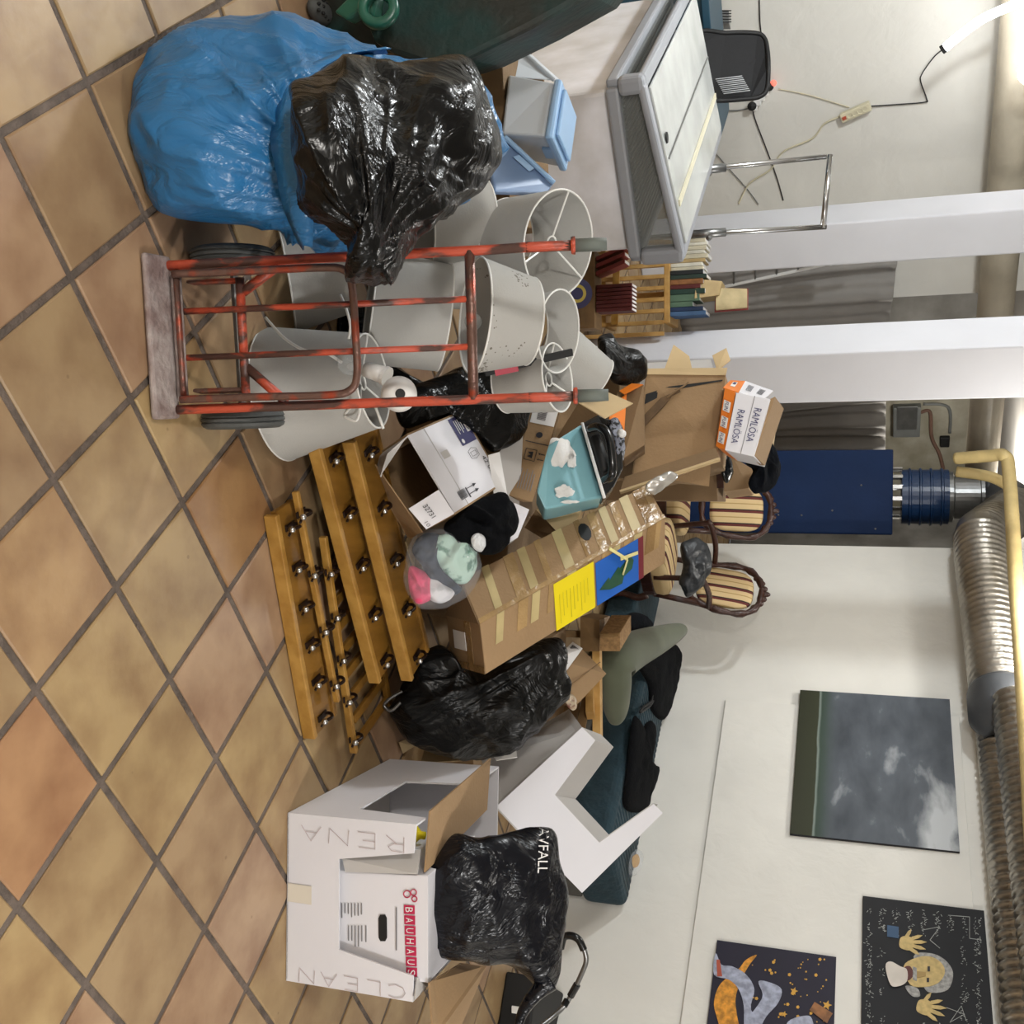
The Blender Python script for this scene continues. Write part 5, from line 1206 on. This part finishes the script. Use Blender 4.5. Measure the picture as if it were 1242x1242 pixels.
# upright frame: picture right is up
a0, a1, a2, a3 = PY(883, 477, 4.30), PY(876, 547, 4.22), PY(908, 552, 4.24), PY(917, 480, 4.32)
Mo('orange_side', prism([PY(868, 541, 4.24), PY(879, 470, 4.3), PY(892, 476, 4.29), PY(879, 546, 4.22)], V3((.03, .26, .02))), M_orange, rz2, bevel=.002)
w4 = [PY(879, 546, 4.215), PY(914, 554, 4.235), PY(934, 484, 4.3), PY(893, 476, 4.285)]
Mo('white_side', prism(w4, V3((.03, .26, .02))), M_whitebox, rz2, bevel=.002)
w5 = [PY(909, 552, 4.24), PY(916, 553, 4.25), PY(940, 481, 4.33), PY(934, 484, 4.31)]
Mo('open_side', prism(w5, V3((.03, .2, .02))), M_card, rz2)
o4 = [PY(877, 470, 4.3), PY(886, 461, 4.42), PY(904, 462, 4.43), PY(896, 476, 4.29)]
Mo('orange_end', sheet(o4, .004), M_orange, rz2)
e4 = [PY(896, 476, 4.29), PY(904, 462, 4.43), PY(938, 474, 4.44), PY(926, 485, 4.31)]
Mo('white_end', sheet(e4, .004), M_whitebox, rz2)
for k in range(2):
    bq = Q4([e4[0], e4[3], e4[2], e4[1]])
    for j in range(7): Mo('bar', bq.rect(.18 + k * .42 + j * .03, .3, .195 + k * .42 + j * .03, .75, .003), M_ink, rz2)
oq = Q4([o4[0], o4[3], o4[2], o4[1]])
Mo('emblem', oq.rect(.3, .3, .6, .75, .003), M_paper, rz2); Mo('emblem', oq.rect(.36, .5, .55, .7, .004), M_navy, rz2)
# lettering runs along the long edge: right = along the long side, up = picture right
sq = Q(PY(882, 476, 4.28), PY(868, 544, 4.21), PY(912, 483, 4.29))
class QP:
    """a flat face addressed through four points lying on it"""
    def __init__(s, ll, lr, ur, ul): s.q = [V3(ll), V3(lr), V3(ur), V3(ul)]; s.n = norm_of(s.q)
    def p(s, a, b, off=.002): return s.q[0].lerp(s.q[1], a).lerp(s.q[3].lerp(s.q[2], a), b) + s.n * off
    rect = Q.rect; poly = Q.poly
wq = QP(w4[3], w4[0], w4[1], w4[2])
lettering('RAMLÖSA', wq, .28, .15, .86, .42, M_navy, rz2, off=.004)
lettering('RAMLÖSA', wq, .2, .62, .78, .9, M_navy, rz2, off=.004)
Mo('seam', wq.rect(0, .54, 1, .56, .003), M_ink2, rz2)
oq2 = QP(PY(879, 470, 4.295), PY(868, 541, 4.235), PY(879, 546, 4.215), PY(892, 476, 4.285))
for k in range(3):
    Mo('logo_patch', oq2.rect(.2 + k * .27, .15, .38 + k * .27, .8, .003), M_paper, rz2); lettering('FUN', oq2, .215 + k * .27, .3, .365 + k * .27, .65, M_navy, rz2, off=.006)
# dark jacket and brown carton next to it
Mo('navy_jacket', inflate([(905, 552), (918, 530), (930, 528), (940, 545), (946, 565), (942, 585), (930, 596), (916, 598), (908, 585), (914, 570), (905, 562)], (905, 4.6), (946, 4.75), .07, .07, .025, 9, 80, 20, 41), M_navycloth, label='dark navy jacket bunched between the water carton and the blue cabinet', cat='jacket', smooth=True)
bc2 = T('brown_carton', 'tan carton leaning behind the first striped chair', 'carton', PY(880, 580, 4.9))
Mo('body', prism([PY(878, 596, 4.85), PY(908, 592, 4.85), PY(915, 570, 4.9), (PY(890, 555, 4.9)), PY(876, 556, 4.9)], V3((.03, .2, 0))), M_card, bc2, bevel=.003)
Mo('tall_side', prism([PY(925, 540, 4.7), PY(935, 540, 4.7), PY(938, 520, 4.75), PY(930, 515, 4.75)], V3((.02, .1, 0))), M_card_l, bc2)
Mo('dark_post', beam(PY(872, 556, 4.8), PY(874, 592, 4.8), .02, .03), M_mahog, bc2)
Mo('black_pouch', inflate([(874, 560), (882, 552), (888, 560), (889, 575), (882, 586), (876, 580)], (874, 4.7), (889, 4.75), .03, .03, .01, 14, 40, 10, 9), M_gloss, label='small shiny black pouch between the big carton and the tan carton', cat='pouch', smooth=True)
supports('brown carton under the navy jacket by the blue cabinet', 860, 565, 5.0, .34, .3, 876)
# ================================================================== striped chairs by the corner
def chair(label, seat_c, face, back_c, sw=.44, sd=.42, arms=False):
    """seat_c: centre of the seat top; face: unit vector the chair looks along; back_c: centre of the back pad"""
    sc = V3(seat_c); f = V3(face).normalized(); r = V3((f.y, -f.x, 0)); zs_ = sc.z
    t = T('striped_chair', label, 'chair', (sc.x, sc.y, 0), 'carved chairs with striped upholstery')
    # seat: rounded pad with striped cover
    n = 28; ring = []
    for k in range(n):
        a = 2 * math.pi * k / n; ca, sa = math.cos(a), math.sin(a)
        e_ = .6; px = math.copysign(abs(ca) ** e_, ca) * sw / 2; py = math.copysign(abs(sa) ** e_, sa) * sd / 2
        ring.append((px, py))
    vs, fs, uv = [], [], []
    for h, k_ in ((-.05, .97), (0, 1.0), (.03, .98), (.048, .85), (.055, .55)):
        for px, py in ring: vs.append(sc + r * px * k_ + f * py * k_ + Z * (h - .05)); uv.append((px * k_ / sw + .5, py * k_ / sd + .5))
    vs.append(sc + Z * .007); uv.append((.5, .5))
    for j in range(4):
        for k in range(n): fs.append((j * n + k, j * n + (k + 1) % n, (j + 1) * n + (k + 1) % n, (j + 1) * n + k))
    for k in range(n): fs.append((4 * n + k, 4 * n + (k + 1) % n, 5 * n))
    Mo('seat', (vs, fs), M_str, t, uv=uv, smooth=True)
    Mo('apron', prism([sc + r * px * 1.02 + f * py * 1.02 - Z * .17 for px, py in ring], Z * .075), M_mahog, t, bevel=.006)
    for sx, sy in ((-1, 1), (1, 1), (-1, -1), (1, -1)):
        p = sc + r * sx * sw * .42 + f * sy * sd * .4 - Z * .16; o_ = (r * sx + f * sy).normalized()
        pth_ = smoothpath([p, p + o_ * .02 - Z * .06, p - o_ * .005 - Z * zs_ * .35, V3((p.x, p.y, .02)) + o_ * .02, V3((p.x, p.y, 0.012)) + o_ * .035], 4)
        m_ = len(pth_); Mo('leg', tube(pth_, [.026 - .013 * i / m_ for i in range(m_)], 10), M_mahog, t, smooth=True)
    bc = V3(back_c); up_ = (Z - f * .22).normalized(); bn = r.cross(up_).normalized()
    bw, bh = .19, .235
    loop_ = []
    for k in range(40):
        a = 2 * math.pi * k / 40; ca, sa = math.cos(a), math.sin(a)
        loop_.append(bc + r * math.copysign(abs(ca) ** .75, ca) * bw * (1 + .06 * math.sin(3 * a)) + up_ * math.copysign(abs(sa) ** .8, sa) * bh)
    fr_ = Mo('back_frame', tube(loop_, [.021 + .005 * math.sin(k * 1.9) for k in range(40)], 10, closed=True), M_mahog, t, smooth=True)
    for k in range(7):
        a = math.pi / 2 + (k - 3) * .22; p = bc + r * math.cos(a) * bw * 1.02 + up_ * math.sin(a) * bh * 1.07
        Mo('carving', ball(p, .02, .02, .026 if k != 3 else .04, 10, 7), M_mahog, fr_, smooth=True)
    vs, fs, uv = [], [], []
    pad = [(math.copysign(abs(math.cos(2 * math.pi * k / 32)) ** .6, math.cos(2 * math.pi * k / 32)) * bw * .8, math.copysign(abs(math.sin(2 * math.pi * k / 32)) ** .6, math.sin(2 * math.pi * k / 32)) * bh * .78) for k in range(32)]
    for dpt_, k_ in ((-.012, 1), (.01, .98), (.022, .8), (.027, .4)):
        for px, py in pad: vs.append(bc + r * px * k_ + up_ * py * k_ + f * dpt_); uv.append((px * k_ / (2 * bw) + .5, py * k_ / (2 * bh) + .5))
    vs.append(bc + f * .028); uv.append((.5, .5))
    for j in range(3):
        for k in range(32): fs.append((j * 32 + k, j * 32 + (k + 1) % 32, (j + 1) * 32 + (k + 1) % 32, (j + 1) * 32 + k))
    for k in range(32): fs.append((96 + k, 96 + (k + 1) % 32, 128))
    fs.append(tuple(range(32))[::-1])
    Mo('back_pad', (vs, fs), M_str, t, uv=uv, smooth=True)
    for s in (-1, 1):
        Mo('stile', tube([sc + r * s * sw * .36 - f * sd * .44 - Z * .12, bc + r * s * bw * .85 - up_ * bh * .6], .02, 8), M_mahog, t, smooth=True)
        if arms:
            a0 = bc + r * s * bw * .95 - up_ * bh * .35; a1 = sc + r * s * sw * .52 + f * sd * .15 + Z * .22; a2 = sc + r * s * sw * .48 + f * sd * .1 - Z * .08
            Mo('armrest', tube(smoothpath([a0, (a0 + a1) / 2 + Z * .02, a1, a1 - Z * .04, a2], 5), .018, 8), M_mahog, t, smooth=True)
    return t
bc1 = PD(893, 618, 7.15); f1_ = V3((-.15, -1, 0)).normalized(); s1c = V3((bc1.x, bc1.y, 0)) + f1_ * .3; s1c.z = .47
chair('carved dark wood chair with striped back, in front of the blue cabinet', s1c, f1_, bc1)
bc2_ = PD(879, 713, 6.7); f2_ = V3((-.7, -.75, 0)).normalized(); s2c = V3((bc2_.x, bc2_.y, 0)) + f2_ * .3; s2c.z = .45
chair('carved striped armchair against the right wall', s2c, f2_, bc2_, arms=True)
Mo('black_case', inflate([(826, 660), (840, 652), (856, 660), (863, 680), (858, 702), (846, 716), (832, 724), (824, 705), (828, 685)], (824, 6.2), (863, 6.3), .08, .08, .03, 9, 60, 14, 51), mat('charcoal_leather', '#23262a', .4, .2, 12, .3, 30), label='small black leather bag lying on the seat of the striped armchair', cat='bag', smooth=True)
# ================================================================== teal daybed along the right wall
db = T('daybed', 'long teal corduroy daybed pushed against the right wall', 'daybed', AB(4.8, 3.5, 0))
zt = .41; b_l = PZ(790, 735, zt).dot(B); b_r = PZ(760, 1101, zt).dot(B); an = 4.50; aw = AW - .03
db.location = AB((an + aw) / 2, (b_l + b_r) / 2, 0)
Mo('mattress', slab(an, aw, b_r, b_l, .16, zt), M_sofa, db, bevel=.05, seg=4)
Mo('base', slab(an + .03, aw - .03, b_r + .02, b_l - .02, .05, .16), M_sofag, db, bevel=.01)
b_l2 = PA(792, 727, aw).dot(B)
Mo('end_bolster', slab(an + .1, aw, b_l + .004, max(b_l + .05, b_l2), .03, .22), M_sofa, db, bevel=.03, seg=3)
Mo('end_panel', slab(an, an + .09, b_r - .012, b_r + .02, .03, zt - .02), M_sofag, db)
rib = []
for k in range(34):
    b_ = b_r + .06 + (b_l - b_r - .12) * k / 33
    Mo('rib', beam(AB(an + .05, b_, zt), AB(aw - .05, b_, zt), .02, .006), M_sofa, db, smooth=True)
for a_, b_ in ((an + .08, b_r + .08), (aw - .08, b_r + .08), (an + .08, b_l - .08), (aw - .08, b_l - .08)): Mo('leg', tube([AB(a_, b_, 0), AB(a_, b_, .06)], .025, 10), M_matte, db)
# boomerang pillow
def Yz(x, y, z): return PZ(x, y, z)
pth_ = smoothpath([PZ(829, 763, .62), PZ(800, 775, .56), PZ(765, 790, .52), PZ(746, 805, .50), PZ(746, 830, .50), PZ(747, 860, .48), PZ(746, 878, .47)], 7)
m_ = len(pth_); Mo('pillow', tube(pth_, [max(.02, .104 * math.sin(math.pi * min(1, (i + 1.2) / (m_ + 1))) ** .55 * (1 if i < m_ * .55 else .82)) for i in range(m_)], 22), M_olive, label='olive green boomerang-shaped pillow on the teal daybed', cat='pillow', smooth=True, sub=1)
def onbed(pts, label, name, m, sd, th=.03, hz=.46):
    P = [PZ(x, y, hz) for x, y in pts]; c = sum(P, V3()) / len(P)
    Ys = [p.y for p in P]
    P = smoothpath(P, 5, True); n = len(P); vs, fs = [], []
    R = 10
    for i in range(R + 1):
        t_ = 1 - i / R
        for k in range(n):
            q_ = c.lerp(P[k], t_ if i else 1); s_ = max(0, 1 - t_ ** 2.5) ** .5
            h_ = th * s_ + .014 * ridge(q_ * 9 + V3((sd, 0, 0))) * s_
            vs.append(V3((q_.x, q_.y, zt + .008 + max(0, h_))))
    for i in range(R):
        for k in range(n): fs.append((i * n + k, i * n + (k + 1) % n, (i + 1) * n + (k + 1) % n, (i + 1) * n + k))
    fs.append(tuple(range(n))[::-1])
    return Mo(name, (vs, fs), m, label=label, cat='garment', smooth=True)
onbed([(755, 765), (773, 744), (791, 747), (800, 762), (780, 772)], 'black cloth at the left end of the teal daybed behind the pillow', 'black_cloth', M_navycloth, 3)
onbed([(824, 781), (833, 793), (831, 820), (826, 838), (814, 873), (798, 862), (795, 833), (786, 816), (774, 800), (795, 790)], 'black shirt spread on the daybed beside the olive pillow', 'black_shirt', M_cloth, 5, .04)
onbed([(776, 873), (784, 875), (784, 904), (791, 879), (801, 879), (794, 925), (805, 932), (804, 945), (795, 971), (790, 985), (766, 980), (770, 929)], 'black trousers stretched along the middle of the daybed', 'black_trousers', M_cloth, 7, .035)
Mo('strap', tube(smoothpath([PZ(791, 835, zt + .02), PZ(790, 850, zt + .02), PZ(780, 858, zt + .02), PZ(777, 864, zt + .02), PZ(788, 856, zt + .025), PZ(793, 848, zt + .02)], 5), .008, 6), M_matte, label='thin black strap curled on the teal daybed', cat='strap', smooth=True)
cr_ = T('clear_packet', 'small clear packet at the right end of the daybed', 'packet', PZ(770, 1040, zt))
Mo('wrap', inflate([(764, 1040), (772, 1030), (780, 1036), (778, 1052), (770, 1062), (763, 1060)], (763, PZ(764, 1045, .44).y), (780, PZ(778, 1045, .46).y), .02, .02, .008, 18, 40, 10, 3), M_clear, cr_, smooth=True)
Mo('filling', inflate([(767, 1040), (773, 1036), (776, 1042), (774, 1050), (768, 1052)], (763, PZ(764, 1045, .44).y), (780, PZ(778, 1045, .46).y), .01, .01, .004, 18, 30, 8, 3), M_pine, cr_, smooth=True)
# small pine shelf, blocks and parcel in front of the daybed
ps_ = T('pine_crate', 'small pine slat crate standing in front of the daybed', 'crate', PZ(700, 830, 0))
Yc = 4.55
for (x0, y0, x1, y1) in ((724, 768, 725, 905), (716, 800, 716, 868)): Mo('rail', beam(PY(x0, y0, Yc), PY(x1, y1, Yc - .25), .05, .035), M_pine, ps_, bevel=.002)
for y in (770, 800, 830, 866, 900):
    p = PY(722, y, Yc - (y - 768) / 137 * .25); Mo('post', beam(V3((p.x, p.y, 0)), p, .03, .03, V3((1, 0, 0))), M_brownw, ps_)
for k in range(4): Mo('slat', beam(PY(712 - k * 12, 845, Yc - .15), PY(700 - k * 12, 905, Yc - .3), .012, .04), M_brownw, ps_)
wbk = T('chipboard_block', 'rough chipboard block set on the pine crate', 'block', PY(728, 768, 4.5))
f4 = [PY(707, 748, 4.46), PY(706, 792, 4.42), PY(750, 790, 4.42), PY(751, 768, 4.5), PY(728, 744, 4.52)]
Mo('block', prism([PY(727, 768, 4.42), PY(727, 790, 4.38), PY(752, 790, 4.4), PY(752, 768, 4.44)], V3((-.06, .22, .0))), mat('chipboard', '#98774e', .8, .25, 60), wbk, bevel=.003)
Mo('tape', prism([PY(729, 769, 4.415), PY(729, 772, 4.41), PY(750, 772, 4.43), PY(750, 769, 4.435)], V3((0, -.001, 0))), M_tapeb, wbk)
Mo('side', prism([PY(704, 748, 4.5), PY(704, 790, 4.45), PY(727, 790, 4.45), PY(727, 752, 4.52)], V3((0, .2, 0))), M_brownw, wbk)
fx = T('parcel', 'brown parcel with a white courier label between the black bag and pine crate', 'parcel', PY(690, 815, 4.1))
f4 = [PY(676, 800, 3.95), PY(698, 857, 3.9), PY(736, 817, 4.0), PY(706, 787, 4.08)]
Mo('body', prism(f4, V3((.03, .16, -.12))), M_card, fx, bevel=.003)
l4 = [PY(673, 802, 3.92), PY(685, 818, 3.9), PY(706, 789, 4.02), PY(694, 781, 4.05)]
Mo('label', sheet([p + norm_of(l4) * .012 for p in l4], .003), M_paper, fx)
ql = Q4([p + norm_of(l4) * .012 for p in (l4[0], l4[3], l4[2], l4[1])])
lettering('FedEx', ql, .2, .5, .68, .8, M_ink, fx)
for k in range(6): Mo('bar', ql.rect(.72 + k * .03, .2, .735 + k * .03, .8, .003), M_ink, fx)
for k in range(3): Mo('print_line', ql.rect(.15, .15 + k * .1, .6 - k * .08, .19 + k * .1, .003), M_ink2, fx)
Mo('fold', beam(PY(690, 832, 3.91), PY(728, 803, 4.02), .003, .003), M_card_d, fx)
Mo('red_tassel', inflate([(686, 848), (692, 842), (700, 850), (698, 860), (690, 860)], (686, 3.8), (700, 3.85), .015, .015, .012, 25, 30, 8, 8), mat('red_brown_trinket', '#6b3327', .4, .4, 40, col2='#b8a890', ramp=(.45, .6)), label='small red-brown trinket beside the black bag', cat='trinket', smooth=True)
supports('brown carton under the parcel behind the middle black bag', 640, 830, 4.25, .45, .3, 676, .1)
# ================================================================== white cut-out boxes on the right
vb = T('white_display_box', 'white display box with a V-shaped notch tipped up behind the front box', 'box', PY(610, 980, 3.7))
vp = [(602, 978), (706, 882), (722, 898), (673, 964), (727, 1022), (793, 975), (804, 986), (706, 1083), (676, 1052), (629, 1007)]
def Yv(x, y): return 3.62 + (x - 602) * .0012 - (y - 978) * .0008
fpl = [PY(602, 978, 3.66), PY(706, 882, 3.88), PY(706, 1083, 3.72)]
n_ = (fpl[1] - fpl[0]).cross(fpl[2] - fpl[0]).normalized()
def on(pl, nn, x, y): r = ray(x, y); return CAM + r * ((pl - CAM).dot(nn) / r.dot(nn))
F = [on(fpl[0], n_, x, y) for x, y in vp]
if n_.dot(CAM - F[0]) < 0: n_ = -n_
Mo('front', prism(F, -n_ * .006), M_whitebox, vb)
dp_ = PY(698, 969, F[3].y + .22) - F[3]
G = [p + dp_ for p in F]
Mo('back', prism([G[0], G[1], G[2], G[3], G[4], F[9] + dp_], -n_ * .006), M_whitebox, vb)
Mo('side', sheet([F[0], F[1], PY(690, 860, F[1].y + .16), PY(584, 922, F[0].y + .16)], .006), M_greyboard, vb)
Mo('side', sheet([F[1], F[2], G[2], G[1]], .006), M_greyboard, vb)
Mo('side', sheet([F[0], F[9], G[9], G[0]], .006), M_greyboard, vb)
for i, j, k_ in ((2, 3, .99), (3, 4, .99), (4, 5, .25)): Mo('notch_edge', sheet([F[i], F[j], F[j] + dp_ * k_, F[i] + dp_ * k_], .004), M_greyboard, vb)
# the front box: front face, left side with a window, brown flaps
fb = T('white_display_box', 'white display box with a wide notch in front, a second carton inside it', 'box', PZ(348, 1085, 0))
BL, BR = PZ(349, 986, .002), PZ(347, 1187, .002)
wv = BR - BL; ez = Z
def FB(x, y):  # point on the vertical front face
    nn = wv.cross(Z).normalized(); return on(BL, nn, x, y)
nf = wv.cross(Z).normalized()
if nf.y > 0: nf = -nf
fpts = [(349, 986), (347, 1187), (501, 1213), (501, 1184), (411, 1152), (411, 1042), (502, 1035), (505, 1000)]
Mo('front', prism([FB(x, y) for x, y in fpts], -nf * .006), M_whitebox, fb)
BLk = PZ(472, 921, .002); dep = BLk - BL
TL = FB(505, 1000); TR = FB(501, 1213); 
zt_ = TL.z
sq_ = [BL, BL + dep, V3((BL.x, BL.y, zt_)) + dep, TL]
# left side as a ring around the window
def SD_(u, z): return BL.lerp(TL, z / zt_) .lerp(BL.lerp(TL, z / zt_) + dep, u)
wn = [(.14, .45), (.62, .45), (.66, .93), (.1, .93)]
sp = lambda u, v: SD_(u, v * zt_)
for qd in ([(0, 0), (1, 0), (1, .45), (0, .45)], [(0, .45), (.14, .45), (.1, 1), (0, 1)], [(.62, .45), (1, .45), (1, 1), (.66, 1)], ):
    Mo('side', sheet([sp(*p) for p in qd], .006), M_whitebox, fb)
RR0, RRd = BR, BR + dep
Mo('side', sheet([BR, BR + dep, V3((TR.x, TR.y, TR.z)) + dep, TR], .006), M_whitebox, fb)
Mo('back', sheet([BL + dep, BR + dep, TR + dep, TL + dep], .006), M_whitebox, fb)
Mo('bottom', sheet([BL + Z * .004, BR + Z * .004, BR + dep + Z * .004, BL + dep + Z * .004], .003), M_greyboard, fb)
Mo('flap', sheet([PY(522, 984, 2.76), PY(595, 920, 3.3), PY(591, 982, 3.25), PY(516, 1058, 2.74)], .005), M_card, fb)
Mo('flap', sheet([PY(595, 920, 3.3), PY(578, 934, 3.28), PY(540, 978, 2.9), PY(562, 955, 3.1)], .005), M_card_d, fb)
Mo('flap', sheet([PY(521, 1192, 2.72), PY(526, 1262, 2.7), PY(552, 1262, 2.95), PY(590, 1172, 3.1), PY(560, 1168, 3.0)], .005), M_card, fb)
Mo('flap', sheet([PY(506, 1186, 2.72), PY(503, 1213, 2.69), PY(521, 1192, 2.78)], .004), M_greyboard, fb)
q = QP(BL, BR, BR + Z * zt_, BL + Z * zt_)
Mo('tape', q.rect(.42, .01, .53, .2, .003), mat('pale_tape', '#d2cbbd', .4, .03, 4), fb)
GL = {'C': [[(1, .85), (.6, 1), (.15, .8), (0, .5), (.15, .15), (.6, 0), (1, .15)]], 'L': [[(.1, 1), (.1, 0), (.9, 0)]], 'E': [[(.9, 1), (.1, 1), (.1, 0), (.95, 0)], [(.1, .52), (.7, .52)]],
      'A': [[(0, 0), (.5, 1), (1, 0)], [(.2, .4), (.8, .4)]], 'N': [[(0, 0), (.05, 1), (.95, 0), (1, 1)]], 'R': [[(.1, 0), (.1, 1), (.7, .95), (.85, .72), (.6, .5), (.1, .48)], [(.45, .48), (.95, 0)]]}
def pencil(word, a0, a1, b0, b1):
    n_l = len(word)
    for k, c_ in enumerate(word):                # reads downwards, letter tops to the right
        for st_ in GL[c_]:
            pts_ = [q.p(a0 + (a1 - a0) * y_, b1 - (b1 - b0) * (k + .12 + .72 * x_) / n_l, .003) for x_, y_ in st_]
            Mo('pencil_stroke', tube(pts_, .0011, 5), M_pencil, fb)
pencil('RENA', .06, .15, .08, .95); pencil('CLEAN', .92, 1.0, .08, .95)
ib = T('moving_box', 'white moving box with crimson lettering standing inside the notched display box', 'box', BL + dep * .15)
off_ = dep.normalized() * .03
i4 = [on(BL + off_, wv.cross(Z).normalized(), x, y) for x, y in ((352, 1052), (352, 1180), (519, 1192), (519, 1062))]
Mo('body', prism(i4, dep * .55), M_whitebox, ib, bevel=.003)
iq = QP(*i4)
def fa(x, y):
    """picture spot -> fractions on the inner face"""
    lo = on(i4[0], wv.cross(Z).normalized(), x, y); e1 = i4[1] - i4[0]; e2 = i4[3] - i4[0]
    # solve with plain axes: right fraction and height fraction
    v = (lo.z - i4[0].z) / (i4[3].z - i4[0].z); l0_ = i4[0].lerp(i4[3], v); l1_ = i4[1].lerp(i4[2], v)
    return (lo - l0_).dot(l1_ - l0_) / (l1_ - l0_).length_squared, v
# seven crimson letter blocks with white letters
for k, ch_ in enumerate('BAUHAUS'):
    ya, yb = 1097 + k * 12.6, 1097 + (k + 1) * 12.6 - 1.0
    a0, v0 = fa(490 + k * .35, ya); a1, v1 = fa(503 + k * .35, yb)
    lt_ = Mo('letter_block', iq.rect(a0, v0, a1, v1, .003), M_crim, ib)
    lettering(ch_, iq, a0 + (a1 - a0) * .22, v0 + (v1 - v0) * .16, a1 - (a1 - a0) * .22, v1 - (v1 - v0) * .16, M_paper, ib, name='letter', off=.0045)
a0, v0 = fa(491, 1086)
for dx, dy, r_ in ((494, 1084, 4.2), (502, 1082, 3.6), (503, 1090, 3.2)):
    pts = []
    for k in range(14): pts.append(iq.p(*fa(dx + r_ * math.cos(k * .4488), dy + r_ * math.sin(k * .4488)), .003))
    Mo('emblem', tube(pts, .0016, 6, closed=True), M_crim, ib)
hole = [iq.p(*fa(464 + dx, 1125 + dy), .003) for dx, dy in ((-5, -12), (-3, -16), (3, -16), (5, -12), (5, 12), (3, 16), (-3, 16), (-5, 12))]
Mo('hand_hole', prism(hole, nf * -.002), M_matte, ib, bevel=0)
def lines(xs, y0, y1, step, seed):
    r_ = random.Random(seed)
    for x in xs:
        a0, v0 = fa(x, y0); a1, v1 = fa(x + 1.1, y1 - r_.uniform(0, 8)); Mo('print_line', iq.rect(a0, v0, a1, v1, .003), M_ink2, ib)
lines((414, 418, 422, 426, 430, 434, 438), 1095, 1114, 4, 1); lines((422, 426, 430, 434, 438, 443), 1122, 1148, 4, 2); lines((480,), 1100, 1154, 4, 3)
Mo('top_flap', sheet([i4[3], i4[2], i4[2] + dep * .3 + Z * .0, i4[3] + dep * .3], .004), M_whitebox, ib)
Mo('inner_flap', sheet([FB(412, 1043) + off_ * .5, FB(415, 1060) + off_ * .6, FB(503, 1063) + off_ * .6, FB(500, 1038) + off_ * 2], .004), M_greyboard, ib)
Mo('yellow_bottle', lathe(PY(503, 1012, 3.0), Z, [(0, -.1), (.03, -.1), (.03, .0), (.012, .02), (.012, .035), (0, .035)], 18), M_yellow, label='yellow bottle deep inside the notched front box', cat='bottle', smooth=True)
# AVFALL bag on the box
av = T('black_sack', 'dark bin bag with white lettering slumped over the front box', 'sack', PY(520, 1110, 2.9))
avg = inflate([(514, 1062), (530, 1037), (553, 1012), (585, 1016), (626, 1008), (658, 1004), (674, 1014), (679, 1049), (688, 1085), (684, 1126), (678, 1186), (658, 1202), (627, 1178), (585, 1168), (524, 1158), (522, 1131), (515, 1105)], (514, 2.82), (688, 3.12), .12, .14, .024, 6, 140, 36, 61)
film = Mo('film', avg, M_black3, av, smooth=True)
bvh = BVHTree.FromPolygons([tuple(v) for v in avg[0]], avg[1])
uvt, fst = text_geo('AVFALL'); vst = []
for a, b in uvt:
    x, y = 652 + 12 * b + 2 * (1 - a), 1003 + 56 * a
    r_ = ray(x, y); h_ = bvh.ray_cast(CAM, r_.normalized())
    vst.append((h_[0] - r_.normalized() * .003) if h_[0] is not None else PY(x, y, 3.06))
Mo('lettering', (vst, fst), M_paper, av, recalc=False)
Mo('knot', tube(smoothpath([PY(668, 1190, 3.05), PY(650, 1205, 3.02), PY(634, 1228, 3.0), PY(628, 1250, 2.98)], 6), [.03 - .0011 * k for k in range(19)], 12), M_black3, av, smooth=True)
# right edge: black box, tube crutch
bk_ = T('black_case', 'flat black case on the floor at the foot of the right wall', 'case', PZ(625, 1210, 0))
g4 = [PZ(612, 1172, .0), PZ(598, 1260, .0), PZ(648, 1290, .0), PZ(650, 1195, .0)]
c4 = sum(g4, V3()) / 4
Mo('body', prism([c4 + (p - c4) * .9 for p in g4], Z * .16), M_matte, bk_, bevel=.01)
Mo('catch', box(PZ(626, 1225, .14), RT * .015, V3((0, .004, 0)), Z * .02), M_white, bk_)
cr2 = T('walking_cane', 'grey metal tube with a curved black handle leaning on the right wall', 'cane', PZ(640, 1300, 0))
Yk = 4.3
pts = smoothpath([PY(636, 1260, Yk - .2), PY(672, 1232, Yk - .05), PY(690, 1212, Yk), PY(706, 1180, Yk), PY(711, 1164, Yk), PY(708, 1150, Yk)], 7)
Mo('shaft', tube([V3((PY(600, 1290, Yk - .35).x, PY(600, 1290, Yk - .35).y, .0))] + pts, .011, 12), M_steel_d, cr2, smooth=True)
Mo('handle', tube(smoothpath([PY(708, 1152, Yk), PY(702, 1140, Yk), PY(693, 1135, Yk), PY(684, 1137, Yk), PY(680, 1150, Yk)], 6), .016, 12), M_gloss, cr2, smooth=True)
Mo('joint', tube([PY(692, 1208, Yk), PY(700, 1194, Yk)], .016, 12), M_gloss, cr2); Mo('joint', tube([PY(684, 1220, Yk - .02), PY(688, 1213, Yk)], .015, 12), M_gloss, cr2)
# oddments
Mo('paper_scrap', sheet([PZ(484, 900, .01), PZ(500, 894, .01), PZ(503, 905, .03), PZ(489, 914, .01)], .002), M_card_l, label='small pale cardboard scrap on the floor behind the coat racks', cat='scrap')
sp_ = T('brown_carton', 'low brown carton between the middle black bag and the front box', 'carton', PZ(540, 915, 0))
p = PZ(520, 918, 0)
Mo('body', rbox((p.x + .04, p.y + .2, 0), .28, .3, .17, .1), M_card, sp_, bevel=.003); Mo('flap', sheet([PY(516, 905, 3.6), PY(560, 908, 3.66), PY(566, 922, 3.6), PY(510, 925, 3.5)], .004), M_card_l, sp_)
Mo('white_card', sheet([PY(598, 917, 3.55), PY(626, 906, 3.6), PY(627, 918, 3.55), PY(602, 922, 3.5)], .003), M_paper, label='white card edge poking out below the middle black bag', cat='card')
